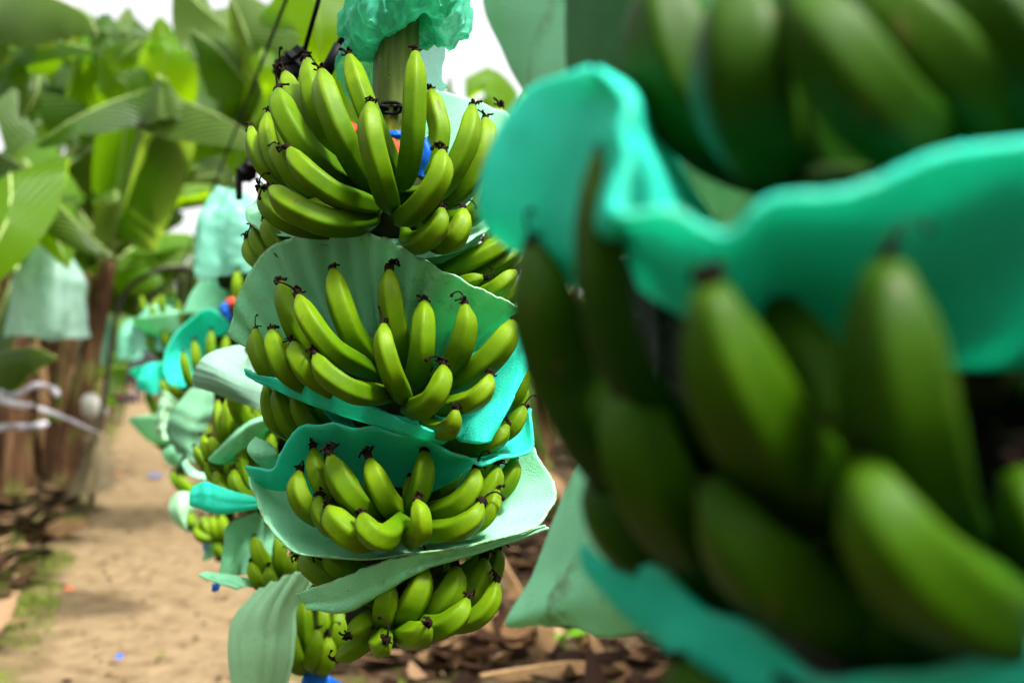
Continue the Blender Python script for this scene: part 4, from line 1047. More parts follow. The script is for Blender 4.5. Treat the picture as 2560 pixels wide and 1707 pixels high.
hk = empty('hook', P(625, 420, 2.6), 'black steel hook with a bent shank left of the top hand', 'hook')
lumpy(P(622, 418, 2.6), .030, 8, 'black_steel', 'coupling', hk)
sp, _ = resample([P(622, 410, 2.6), P(602, 425, 2.6), P(598, 455, 2.6), P(598, 500, 2.6)], 12)
link_mesh('shank', mesh_from(*tube(sp, [.009] * 12, 10), ['black_steel']), hk)
rod('hanger', P(628, 412, 2.6), P(800, 330, 2.4), .008, 'black_steel', hk)
# overhead cable
cab = []
for y in (-3, 0, 1.55, 5, 10, 18, 30, 46): cab.append(Vector((RAIL(y) + .02, y, 2.36 + (.0 if y < 12 else .0))))
link_mesh('overhead_cable', mesh_from(*tube(resample(cab, 40)[0], [.006] * 40, 8), ['black_steel']), None, cab[2], 'dark steel cable running overhead along the row of bunches', 'cable')
def arch(y, seed, label):
    L = Vector((RAIL(y) - .86, y, 0)); r = Vector((RAIL(y) + 1.35, y, 0))
    t = empty('cable_arch', L, label, 'cable arch', 'pipe arches carrying the cable')
    pts = [L + Vector((-.01, 0, -.1)), L + Vector((.10, 0, .9)), L + Vector((.20, 0, 1.75)), L + Vector((.32, 0, 2.12)), L + Vector((.56, 0, 2.30)), L + Vector((.86, 0, 2.36)), r + Vector((-.65, 0, 2.2)), r + Vector((-.3, 0, 1.7)), r + Vector((-.12, 0, .9)), r + Vector((.02, 0, -.1))]
    link_mesh('pipe', mesh_from(*tube(resample(pts, 70)[0], [.028] * 70, 12), ['pipe_steel']), t)
    for sx in (.40, .62):
        q = L + Vector((sx, 0, 2.0))
        link_mesh('brace', mesh_from(*tube(resample([q, q + Vector((.18, .02, .02)), q + Vector((.36, 0, .14))], 8)[0], [.018] * 8, 8), ['pipe_steel']), t)
    lumpy(L + Vector((.86, 0, 2.30)), .05, seed, 'black_steel', 'cable_clamp', t)
arch(10.0, 5, 'dark curved pipe arch left of the path, bending over to the bunches')
arch(26.0, 6, 'smaller far pipe arch over the end of the path')

# ================================================================== BANANA PLANTS
def blade_width(t):
    if t < .02: return 0
    a = min(1, max(0, t - .02) / .10) ** .7; b = min(1, max(0, 1 - t) / .34) ** .62
    return a * b
def leaf_mesh(pts, W, up=Vector((0, 0, 1)), fold=.5, tears=6, mats=('leaf_blade', 'leaf_rib'), pet=.14, seed=0, wavy=.05, ribr=.014, droop=.4):
    r = random.Random(seed); n = 40
    ps, L = resample(pts, n); T = frames(ps)[0]
    mb = MB()
    mb.add(*tube(ps, [ribr * (1 - .8 * i / (n - 1)) for i in range(n)], 6), mi=1)
    S, N = [], []
    for i in range(n):
        s = T[i].cross(up)
        if s.length < .08: s = S[-1] if S else Vector((1, 0, 0))
        s.normalize(); S.append(s); N.append(s.cross(T[i]).normalized())
    for side in (1, -1):
        cuts = sorted(set([pet, 1.0] + [r.uniform(pet + .08, .97) for _ in range(tears)]))
        for c0, c1 in zip(cuts, cuts[1:]):
            if c1 - c0 < .012: continue
            k = max(3, int((c1 - c0) * 34)); m = 7
            da = r.uniform(-.2, .45) if tears else 0; sh = r.uniform(-.03, .03)
            vs, fs, uv = [], [], []
            for i in range(k + 1):
                t = c0 + (c1 - c0) * i / k; x = t * (n - 1); i0 = min(n - 2, int(x)); fr = x - i0
                p = ps[i0].lerp(ps[i0 + 1], fr); s = S[i0].lerp(S[i0 + 1], fr); nn = N[i0].lerp(N[i0 + 1], fr); tt = T[i0].lerp(T[i0 + 1], fr)
                tb = (t - pet) / (1 - pet); w = W * .5 * blade_width(max(0, tb))
                pinch = 1 - .10 * (1 if tears else 0) * abs(2 * i / k - 1) ** 3
                q = p.copy(); vs.append(q.copy()); uv.append((.5, t))
                for j in range(1, m + 1):
                    f = j / m
                    a = fold * .55 + (droop + da) * f * 1.1
                    step = w / m * pinch
                    q = q + (s * side * math.cos(a) - nn * math.sin(a)) * step + tt * step * .35
                    wv = wavy * W * f * f * .5 * noise.noise(Vector((t * 7 + seed, side * 3.0, f)))
                    vs.append(q + nn * wv + tt * sh * W * f * f); uv.append((.5 + side * .5 * f, t + .08 * f))
            for i in range(k):
                for j in range(m):
                    a, b = i * (m + 1) + j, i * (m + 1) + j + 1
                    f4 = (a, b, b + m + 1, a + m + 1)
                    fs.append(f4 if side == 1 else f4[::-1])
            mb.add(vs, fs, uv, 0)
    return mb.mesh(list(mats))
def pseudostem(base, top, r0, r1, seed):
    n = 26; ps, _ = resample([base - Vector((0, 0, .05)), base.lerp(top, .5) + Vector((R.uniform(-.05, .05), R.uniform(-.05, .05), 0)), top], n)
    def sh(a, t): return 1 + .10 * noise.noise(Vector((math.cos(a) * 2.2, math.sin(a) * 2.2, t * 3 + seed))) + .07 * noise.noise(Vector((math.cos(a) * 6, math.sin(a) * 6, t * 2 + seed)))
    return tube(ps, [(r0 + (r1 - r0) * (i / (n - 1)) ** .8) * (1.25 if i < 2 else 1) for i in range(n)], 26, sh)
PLANTS = 'banana plants of the plantation'
def new_plant(base, h, label, seed, r0=.13, lean=(0, 0), ndry=4, group=PLANTS):
    base = Vector(base); top = base + Vector((lean[0], lean[1], h))
    e = empty('banana_plant', base, label, 'banana plant', group)
    link_mesh('trunk', mesh_from(*pseudostem(base, top, r0, r0 * .62, seed), ['pseudostem']), e)
    r = random.Random(seed + 900)
    for k in range(ndry):
        a = r.uniform(0, 2 * PI); d = Vector((math.cos(a), math.sin(a), 0)); z = r.uniform(.45, .98); s = base.lerp(top, z) + d * r0 * .7
        ln = r.uniform(.5, 1.1) * min(1, z * h * .8)
        pts = [s, s + d * .12 + Vector((0, 0, .02)), s + d * .18 + Vector((0, 0, -ln * .45)), s + d * .14 + Vector((0, 0, -ln))]
        link_mesh('dry_leaf', leaf_mesh(pts, r.uniform(.12, .26), d, .9, 2, ('leaf_dry', 'leaf_rib_dry'), .05, seed * 7 + k, .12, .012, .9), e)
    return e, top
def add_leaf(e, top, pts, W, seed, mats=('leaf_blade', 'leaf_rib'), up=Vector((0, 0, 1)), fold=.4, tears=6, wavy=.05, pet=.14, droop=.4):
    link_mesh('leaf', leaf_mesh([top] + list(pts), W, up, fold, tears, mats, pet, seed, wavy, droop=droop), e)
def blocks_view(pts, near, m=.42):
    for p in pts:
        q = p - CAM; d = q.dot(FW)
        if -.95 < p.x - RAIL(p.y) < .95 and -.9 < p.y < 4 and p.z > 1.6 and near > 0: return True   # the strip over the cable is kept clear
        if -.4 < d < near and abs(q.x) < max(0, d) * .52 + m and abs(q.dot(UP)) < max(0, d) * .345 + m: return True
    return False
def auto_leaves(e, top, n, seed, L=2.1, W=.56, lo=0, hi=2 * PI, elev=(40, 78), lime=.25, near=6.0):
    r = random.Random(seed)
    for k in range(n):
        for attempt in range(12):
            a = lo + (hi - lo) * (k + r.uniform(-.3, .3) * (1 + attempt)) / n; el = math.radians(min(80, r.uniform(*elev) + 4 * attempt)); ln = L * r.uniform(.8, 1.12) * (1 - .03 * attempt)
            d = Vector((math.cos(a), math.sin(a), 0)); p = top - Vector((0, 0, .1)); pts = [p.copy()]; dr = r.uniform(.22, .36)
            for s in range(6):
                p = p + (d * math.cos(el) + Vector((0, 0, math.sin(el)))) * ln / 6; pts.append(p.copy()); el -= dr * (0.6 + .16 * s)
            if not blocks_view(pts, near): break
        else: continue
        q = r.random(); mats = ('leaf_lime', 'leaf_rib') if q < lime else (('leaf_pale', 'leaf_rib') if q < lime + .35 else ('leaf_blade', 'leaf_rib'))
        link_mesh('leaf', leaf_mesh(pts, W * r.uniform(.85, 1.15), Vector((0, 0, 1)), r.uniform(.2, .9), r.randint(5, 15), mats, .14, seed * 31 + k, .06, droop=r.uniform(.2, .7)), e)
V = Vector
# -- left front plants: measured leaves
e, top = new_plant(ground_at(35, 1258), 2.3, 'banana plant with a thick dark ragged trunk at the left edge', 11, .20, (-.1, .1), 7)
D = 9.6
def lp(rg, pts): return [P(*rg(*p)) for p in pts]
add_leaf(e, top, lp(r1, [(-160, 930, 7.4), (0, 945, 7.0), (160, 1040, 6.8), (330, 1220, 6.6), (500, 1400, 6.6), (720, 1590, 6.7)]), .80, 1, ('leaf_pale', 'leaf_rib'), V((0, -.3, 1)), 1.5, 5, droop=.5)
add_leaf(e, top, lp(r1, [(60, 1100, 6.2), (60, 1300, 5.6), (-60, 1560, 5.4), (-200, 1800, 5.5)]), .85, 2, ('leaf_lime', 'leaf_rib'), V((.2, -1, .3)), .1, 2, droop=.1)
add_leaf(e, top, lp(r1, [(130, 1000, 9), (260, 1240, 7.4), (330, 1420, 7.0), (420, 1640, 6.9)]), .6, 3, ('leaf_lime', 'leaf_rib'), V((.1, -1, .2)), .3, 3)
add_leaf(e, top, lp(r2, [(-60, 760, D - 1.5), (60, 770, D - 2), (220, 760, D - 2.3), (350, 820, D - 2.4)]), .75, 4, ('leaf_pale', 'leaf_rib'), V((0, -.3, 1)), 1.6, 7, droop=.7)
auto_leaves(e, top, 6, 12, 2.2, .6, 1.6, 5.2)
e, top = new_plant(ground_at(140, 1225), 2.6, 'slanted orange brown banana plant trunk left of the path', 12, .155, (.42, .3), 6)
D = 10.2
add_leaf(e, top, lp(r1, [(1020, 600, 7.8), (900, 560, 7.6), (640, 640, 7.4), (400, 760, 7.2), (215, 900, 7.2)]), .80, 5, ('leaf_blade', 'leaf_rib'), V((0, -.5, 1)), 1.45, 9, droop=.35)
add_leaf(e, top, lp(r1, [(940, 560, 7.2), (985, 580, 7.0), (1130, 625, 6.9), (1330, 705, 6.8), (1530, 820, 6.8), (1660, 950, 6.8)]), 1.0, 6, ('leaf_pale', 'leaf_rib'), V((0, -.4, 1)), 1.5, 1, droop=.2)
add_leaf(e, top, lp(r1, [(780, 620, D), (700, 480, D - .3), (760, 330, D - .5), (860, 250, D - .4)]), .62, 7, ('leaf_blade', 'leaf_rib'), V((.5, -1, .2)), .3, 2)
add_leaf(e, top, lp(r1, [(1000, 420, D), (990, 260, D), (985, 90, D)]), .8, 8, ('leaf_lime', 'leaf_rib'), V((.2, -1, .1)), .2, 1)
auto_leaves(e, top, 5, 13, 2.0, .56, 0, 2 * PI)
e, top = new_plant(V((-4.6, 6.2, 0)), 2.7, 'tall banana plant out at the far left, its folded leaf reaching in at the top', 14, .15, (.3, .2), 3)
D = 6.3
add_leaf(e, top, lp(r1, [(-200, 120, D), (60, -40, D - .2), (300, -20, D - .4), (540, 100, D - .5), (600, 240, D - .5)]), .75, 9, ('leaf_pale', 'leaf_rib'), V((0, -.4, 1)), 1.2, 8, droop=.6)
add_leaf(e, top, lp(r1, [(-200, 260, D + .6), (100, 240, D + .4), (340, 250, D + .2), (560, 300, D + .2)]), .55, 10, ('leaf_blade', 'leaf_rib'), V((0, -.3, 1)), 1.3, 4, droop=.4)
add_leaf(e, top, lp(r1, [(-100, 300, D + .5), (200, 420, D + .6), (230, 560, D + .6), (130, 740, D + .6)]), .40, 11, ('leaf_pale', 'leaf_rib'), V((.9, -.6, .2)), .9, 2)
auto_leaves(e, top, 4, 15, 2.0, .6, 2.0, 4.4)
e, top = new_plant(V((-1.2, 8.2, 0)), 2.6, 'banana plant behind the top hand with big pale upright leaves', 16, .13, (-.05, .3), 4)
D = 8.0
add_leaf(e, top, lp(r1, [(1560, 300, D), (1400, 180, D - .2), (1250, 60, D - .3), (1100, -80, D - .3)]), .95, 12, ('leaf_pale', 'leaf_rib'), V((0, -.9, .5)), .9, 2, droop=.3)
add_leaf(e, top, lp(r1, [(1600, 640, D), (1480, 480, D - .3), (1330, 300, D - .5), (1160, 180, D - .5)]), .62, 13, ('leaf_blade', 'leaf_rib'), V((.4, -.9, .2)), .5, 1)
add_leaf(e, top, lp(r4, [(240, 560, D), (200, 430, D - .4), (150, 250, D - .6), (40, -40, D - .6)]), .95, 14, ('leaf_pale', 'leaf_rib'), V((-.3, -1, .1)), .4, 2)
add_leaf(e, top, lp(r4, [(330, 720, D), (240, 560, D - .8), (220, 430, D - 1), (235, 310, D - 1)]), .72, 15, ('leaf_lime', 'leaf_rib'), V((-.1, -1, .1)), .25, 1)
add_leaf(e, top, lp(r4, [(640, 620, D), (590, 300, D - .5), (570, 60, D - .6), (560, -200, D - .6)]), 1.05, 16, ('leaf_lime', 'leaf_rib'), V((.1, -1, .05)), .15, 1)
add_leaf(e, top, lp(r4, [(760, 420, D), (740, 200, D + .3), (760, 0, D + .3), (800, -180, D + .3)]), .7, 17, ('leaf_lime', 'leaf_rib'), V((.2, -1, .05)), .2, 1)
add_leaf(e, top, lp(r4, [(700, 560, D), (690, 300, D + .2), (690, 180, D + .2), (660, 60, D + .2)]), .28, 18, ('leaf_dry', 'leaf_rib_dry'), V((.2, -1, .05)), .9, 1)
add_leaf(e, top, lp(r4, [(800, 860, D), (760, 600, D - .2), (700, 400, D - .3)]), .9, 19, ('leaf_lime', 'leaf_rib'), V((0, -1, .1)), .2, 2)
# bare slanting leaf stalk behind the rods
link_mesh('leaf_stalk', mesh_from(*tube(resample(lp(r4, [(900, 420, D + .5), (820, 180, D + .5), (720, 0, D + .5), (640, -160, D + .5)]), 16)[0], [.10] * 16, 12), ['pseudostem']), e)
# -- right of the sharp bunch
e, top = new_plant(ground_at(1345, 1180), 2.6, 'banana plant with a shaggy red brown trunk between the sharp and the closest bunch', 18, .17, (.5, .2), 9)
D = 12.0
add_leaf(e, top, lp(r4, [(1660, 640, D), (1600, 580, D - .5), (1590, 520, D - .6), (1600, 490, D - .6)]), .9, 21, ('leaf_lime', 'leaf_rib'), V((0, -1, .3)), .2, 1)
add_leaf(e, top, lp(r4, [(1450, 700, D), (1380, 560, D + .2), (1390, 450, D + .2)]), .3, 22, ('leaf_blade', 'leaf_rib'), V((0, -1, .3)), .2, 1)
add_leaf(e, top, lp(FULL, [(1330, 900, D), (1310, 960, D - 2), (1330, 1060, D - 2.4), (1370, 1150, D - 2.4)]), .40, 23, ('leaf_blade', 'leaf_rib'), V((0, -1, .2)), .4, 3)
auto_leaves(e, top, 3, 19, 1.8, .55, -.6, .9, (10, 40))
# -- dense clump in the middle distance on the left
for pi, (bx, by, h, lb, LV) in enumerate((
    (-5.6, 12.0, 3.6, 'banana plant with a dense dark crown behind the ragged trunk', [
        ([(300, 330), (235, 520), (170, 760)], .45, 'leaf_pale', 1.0), ([(330, 450), (345, 580), (395, 720)], .30, 'leaf_pale', 1.0), ([(20, 380), (130, 480), (100, 820)], .95, 'leaf_blade', .3),
        ([(210, 380), (230, 660), (150, 960)], .95, 'leaf_blade', .4), ([(450, 360), (425, 540), (470, 720)], .8, 'leaf_blade', .3), ([(520, 560), (560, 700), (480, 860)], .9, 'leaf_blade', .4),
        ([(250, 760), (120, 880), (-60, 1000)], .9, 'leaf_blade', 1.0), ([(480, 330), (520, 430), (470, 570)], .45, 'leaf_lime', .3), ([(640, 200), (720, 140), (780, 40)], .5, 'leaf_pale', .6),
        ([(590, 230), (700, 320), (740, 420)], .6, 'leaf_blade', .5)]),
    (-6.7, 13.2, 3.3, 'broad leafed banana plant between the slanted trunk and the hanging bunches', [
        ([(980, 560), (1180, 640), (1420, 760)], 1.0, 'leaf_blade', .6), ([(850, 1120), (1000, 1000), (1240, 1040)], .75, 'leaf_pale', 1.2), ([(690, 1160), (830, 1090), (980, 1140)], .65, 'leaf_lime', .3),
        ([(860, 1290), (1000, 1190), (1240, 1190)], .6, 'leaf_blade', 1.3), ([(790, 1420), (940, 1330), (1130, 1310)], .7, 'leaf_pale', .8), ([(280, 1080), (420, 990), (570, 1100)], .75, 'leaf_blade', 1.2),
        ([(530, 930), (700, 870), (930, 960)], .75, 'leaf_pale', 1.3), ([(1130, 420), (1250, 500), (1400, 600)], .7, 'leaf_pale', .9), ([(920, 420), (1040, 480), (1180, 420)], .7, 'leaf_pale', .8),
        ([(620, 1240), (720, 1300), (700, 1450)], .7, 'leaf_blade', .5), ([(500, 1230), (560, 1120), (660, 1080)], .7, 'leaf_blade', .6), ([(1250, 1080), (1330, 1180), (1390, 1320)], .7, 'leaf_pale', .6),
        ([(1400, 700), (1460, 900), (1420, 1100)], .8, 'leaf_blade', .4), ([(820, 880), (900, 900), (1080, 900)], .5, 'leaf_lime', .8)]),
    (-6.2, 12.6, 2.4, 'low banana plant with drooping leaves over the far end of the path', [
        ([(700, 1560), (800, 1480), (960, 1500)], .6, 'leaf_pale', 1.2), ([(560, 1640), (640, 1720), (640, 1840)], .6, 'leaf_blade', .6), ([(760, 1640), (900, 1600), (1060, 1680)], .6, 'leaf_lime', .6),
        ([(980, 1500), (1100, 1450), (1230, 1500)], .5, 'leaf_pale', 1.0), ([(900, 1700), (1000, 1760), (1050, 1880)], .6, 'leaf_blade', .5), ([(380, 1560), (440, 1660), (420, 1800)], .6, 'leaf_pale', .8),
        ([(640, 1440), (560, 1520), (520, 1640)], .55, 'leaf_blade', .8), ([(1080, 1620), (1150, 1700), (1180, 1820)], .5, 'leaf_pale', .8), ([(260, 1640), (330, 1720), (330, 1860)], .6, 'leaf_lime', .5), ([(800, 1800), (860, 1860), (860, 1980)], .5, 'leaf_blade', .6)]),
    (-7.7, 15.5, 3.8, 'banana plant closing the gap under the sky at the upper left', [
        ([(60, 60), (120, 200), (60, 420)], 1.1, 'leaf_blade', .4), ([(380, 180), (520, 300), (640, 480)], 1.0, 'leaf_blade', .5), ([(700, 620), (860, 700), (1060, 690)], 1.0, 'leaf_blade', .7),
        ([(380, 620), (620, 560), (860, 620)], 1.1, 'leaf_blade', .6), ([(700, 260), (820, 360), (860, 540)], .8, 'leaf_blade', .3), ([(60, 560), (200, 640), (360, 860)], 1.1, 'leaf_blade', .5),
        ([(620, 960), (800, 1040), (1000, 1230)], 1.0, 'leaf_blade', .4), ([(400, 1180), (560, 1320), (620, 1500)], 1.0, 'leaf_blade', .4), ([(1040, 800), (1160, 980), (1200, 1140)], 1.0, 'leaf_blade', .4), ([(1230, 820), (1340, 960), (1440, 1010)], 1.0, 'leaf_blade', .5)]))):
    e, top = new_plant((bx, by, 0), h, lb, 30 + pi, .13, (0, 0), 4)
    rr = random.Random(pi)
    for q, (pts, W, mt, fo) in enumerate(LV):
        D = by * 1.0 + rr.uniform(-1.2, .4)
        pp = [P(*r1(u, v, D + .15 * i)) for i, (u, v) in enumerate(pts)]
        add_leaf(e, top, pp, W * 1.15, 900 + pi * 40 + q, (mt, 'leaf_rib'), V((rr.uniform(-.4, .4), -1, rr.uniform(.0, .6))), fo * .8, rr.randint(2, 8), pet=.34, droop=.35)
# -- generic rows
rows = []
for k, (y, off, h) in enumerate(((14, -1.9, 2.5), (17.5, -2.1, 2.7), (21.5, -1.8, 2.5), (26, -2.1, 2.6), (31, -1.9, 2.6), (37, -2.0, 2.6))): rows.append((y, off, h, 'left'))
for k, (y, off, h) in enumerate(((12, -4.2, 2.9), (15.5, -4.5, 2.8), (19, -4.6, 3.0), (24, -4.4, 3.0), (30, -4.6, 3.0), (16, -7.5, 3.2), (22, -7.2, 3.3), (11, -6.0, 3.3), (13, -6.2, 3.2), (8.5, -5.6, 3.2), (11.5, -4.6, 3.6), (10.2, -7.2, 3.4), (12.5, -8.4, 3.4))): rows.append((y, off, h + .7, 'leftback'))
for k, (y, off, h) in enumerate(((17, 2.0, 2.0), (22, 2.1, 2.1), (27, 2.0, 2.2), (33, 2.1, 2.3), (9, 4.4, 1.8), (13, 4.8, 1.9), (16, 4.5, 2.0), (8.5, 6.8, 1.9), (12, 7.3, 2.0), (16, 7.0, 2.2), (21, 7.5, 2.3), (7, 9.5, 2.2), (11, 10.2, 2.4), (15.5, 10, 2.5), (20, 11, 2.6), (12, 13.5, 2.6), (18, 14.5, 2.7), (26, 9.5, 2.4), (20, 4.6, 2.2), (27, 5.0, 2.3))): rows.append((y, off, h, 'right'))
lab = {'left': 'green banana plant in the row just left of the path, beyond the slanted trunk', 'leftback': 'leafy banana plant deeper in the plantation, behind the row left of the path',
       'right': 'banana plant in the row right of the path, behind the hanging bunches'}
grp = {'left': 'far banana plants just left of the path', 'leftback': 'banana plants deeper on the left', 'right': 'banana plants right of the path'}
for k, (y, off, h, s) in enumerate(rows):
    r = random.Random(300 + k)
    e, top = new_plant((RAIL(y) + off, y, 0), h + r.uniform(-.2, .2), lab[s], 40 + k, .12, (r.uniform(-.2, .2), r.uniform(-.2, .2)), 6, grp[s])
    auto_leaves(e, top, 12 if s != 'right' else 7, 500 + k, 2.3 if s != 'right' else 1.8, .68, elev=(25, 75) if s != 'right' else (5, 40), lime=.22)
for k in range(16):
    r = random.Random(4000 + k); y = 11.6 + 1.15 * k; off = (-2.2, -3.2, -1.9, -3.8)[k % 4] + r.uniform(-.2, .2)
    if k in (5, 11): off = 1.9
    e, top = new_plant((RAIL(y) + off, y, 0), r.uniform(.35, .8), 'young banana sucker with low leaves between the trunks of the rows', 60 + k, .06, (0, 0), 2, 'young banana suckers')
    auto_leaves(e, top, 7, 4100 + k, r.uniform(.9, 1.5), .36, elev=(45, 85), lime=.35)
def far_foliage():
    r = random.Random(77); mb = MB()
    for k in range(9000):
        y = r.uniform(44, 62); x = RAIL(y) + (-(1.6 + abs(r.gauss(0, 12))) if r.random() < .4 else 1.6 + r.uniform(0, 55)); z = r.uniform(.2, 4.6) - .4 * math.sin(x)
        d = V((r.uniform(-1, 1), r.uniform(-.6, .2), r.uniform(-.9, .7))).normalized(); s = d.cross(V((0, 1, .3))).normalized(); L = r.uniform(.8, 2.0); w = r.uniform(.15, .34); c = V((x, y, z))
        vs = [c - d * L / 2, c - d * L * .2 - s * w, c - d * L * .2 + s * w, c + d * L * .25 - s * w + V((0, 0, -.1)), c + d * L * .25 + s * w + V((0, 0, -.1)), c + d * L / 2 + V((0, 0, -.25))]
        mb.add(vs, [(0, 1, 2), (1, 3, 4, 2), (3, 5, 4)], [(0, 0), (0, .3), (1, .3), (0, .7), (1, .7), (0, 1)])
    link_mesh('foliage', mb.mesh(['leaf_blade']), None, None, 'far green mass of banana foliage at the end of the rows', 'foliage', None, 'stuff')
far_foliage()
# plants added beside the closest bunch and, unseen, around the viewer to shade it
for k, (x, y, h, lb) in enumerate(((1.75, 2.3, 2.2, 'banana plant standing right behind the closest bunch'), (2.6, 4.2, 2.4, 'banana plant farther right behind the closest bunch'),
                                   (1.25, -.7, 2.1, 'banana plant added for shade on the right side, next to the viewer'),
                                   (-1.7, -.9, 2.2, 'banana plant added for shade behind the viewer on the path side'), (1.9, .8, 2.2, 'banana plant added for shade right of the closest bunch'),
    (-.7, -3.1, 2.6, 'tall banana plant added for shade farther behind the viewer'), (1.3, -2.5, 2.5, 'banana plant added for shade behind the viewer on the right'), (-2.7, -2.2, 2.6, 'banana plant added for shade behind the viewer on the far left'), (2.7, -.4, 2.6, 'tall banana plant added for shade out on the right'))):
    e, top = new_plant((x, y, 0), h, lb, 90 + k, .13, (0, 0), 4)
    auto_leaves(e, top, 13, 700 + k, 2.0, .75, elev=(0, 60), lime=.05)

# ---- bags hanging on plants at the left
hanging_bag(P(120, 600, 8.3), .50, .80, 'clear_film', 'pale blue green plastic bag over a bunch at the far left', 11.0, 1.1, 'bags on growing bunches', .12)
hanging_bag(P(235, 715, 12.5), .33, .95, 'pale_film', 'narrow green plastic bag beside the slanted trunk', 12.3, 1.0, 'bags on growing bunches', .2)
hanging_bag(P(322, 800, 19), .38, .75, 'pale_film', 'tiny pale bag far down the path', 13.7, 1.0, 'bags on growing bunches', .3)
hanging_bag(P(8, 440, 9), .22, .30, 'clear_film', 'small piece of pale bag at the left edge, above the lime leaf', 14.9, 1.0, 'bags on growing bunches', .5)

# ---- straps, white bag, dry sheet, scraps
def ribbon3(pts, w, mt, label, up=V((0, -.5, 1))):
    ps, _ = resample(pts, 30); T = frames(ps)[0]; vs, fs, uv = [], [], []
    for i in range(30):
        s = T[i].cross(V((0, 1, 0))).normalized(); tw = .5 * math.sin(i * .5)
        s = s * math.cos(tw) + V((0, 1, 0)) * math.sin(tw)
        vs += [ps[i] - s * w / 2, ps[i] + s * w / 2]; uv += [(0, i / 29), (1, i / 29)]
    for i in range(29): fs.append((2 * i, 2 * i + 1, 2 * i + 3, 2 * i + 2))
    o = link_mesh('plastic_strap', mesh_from(vs, fs, uv, [mt]), None, ps[0], label, 'strap', 'pale plastic straps tied along the row')
    md = o.modifiers.new('t', 'SOLIDIFY'); md.thickness = .003
ribbon3(lp(r2, [(-80, 1020, 7.6), (0, 1030, 7.6), (60, 1050, 7.5), (130, 1030, 7.5), (180, 1000, 7.5), (250, 985, 7.5), (320, 1010, 7.6), (360, 1050, 7.6)]), .05, 'strap_plastic', 'pale grey plastic strap looping up at the left edge')
ribbon3(lp(r2, [(-60, 1050, 7.5), (40, 1090, 7.4), (200, 1120, 7.5), (350, 1165, 8.2), (500, 1230, 9.2), (625, 1285, 9.9)]), .055, 'strap_plastic', 'long pale grey plastic strap stretched towards the pipe arch')
ribbon3(lp(r2, [(-60, 1255, 7.5), (60, 1240, 7.5), (200, 1240, 7.4), (270, 1225, 7.4), (290, 1210, 7.4)]), .055, 'strap_plastic', 'lowest pale plastic strap, short and level')
def blob_bag(c, w, h, label, seed):
    vs, fs, uv = [], [], []; nz, na = 18, 28
    for j in range(nz):
        t = j / (nz - 1); k = max(.04, math.sin(PI * min(1, t * .93 + .05)) ** .6)
        for i in range(na):
            a = 2 * PI * i / na; q = 1 + .18 * noise.noise(V((math.cos(a) * 1.5, math.sin(a) * 1.5, t * 2 + seed)))
            vs.append(c + V((math.cos(a) * w / 2 * k * q, math.sin(a) * w / 2 * k * q, h * (1 - t)))); uv.append((i / na, t))
    for j in range(nz - 1):
        for i in range(na): fs.append((j * na + i, j * na + (i + 1) % na, (j + 1) * na + (i + 1) % na, (j + 1) * na + i))
    fs.append(tuple(range(na))); fs.append(tuple((nz - 1) * na + i for i in range(na))[::-1])
    link_mesh('white_bag', mesh_from(crumple(vs, .02, 8, seed), fs, uv, ['white_plastic']), None, c, label, 'plastic bag', 'white bags by the arch')
blob_bag(P(224, 1047, 10.2), .19, .27, 'tall white plastic bag hanging beside the pipe arch', 2)
blob_bag(P(256, 1047, 10.3), .085, .12, 'small round white bag right of the pipe arch', 4)
# dry drooping leaf over the arch foot
def dry_tent():
    rows = px_rows(r3, [[(590, 30, 9.9), (600, 30, 9.8), (620, 30, 9.8), (650, 40, 9.9)], [(520, 170, 9.9), (570, 180, 9.6), (640, 180, 9.6), (680, 170, 9.8)],
                        [(430, 330, 9.9), (530, 340, 9.4), (640, 320, 9.4), (700, 300, 9.7)], [(345, 475, 9.8), (480, 430, 9.2), (620, 400, 9.2), (735, 345, 9.6)]])
    vs, fs, uv = grid_surface(rows, 30, 26, (.02, 5, 1), .01, 9)
    o = link_mesh('dry_leaf', mesh_from(vs, fs, uv, ['leaf_dry_pale']), None, P(245, 1250, 9.7), 'big beige dry leaf draped like a tent at the foot of the pipe arch', 'dry leaf', 'single dry leaves')
    md = o.modifiers.new('t', 'SOLIDIFY'); md.thickness = .004
simple('leaf_dry_pale', (0.17, 0.13, 0.07), .8, .3, 5, .2)
dry_tent()

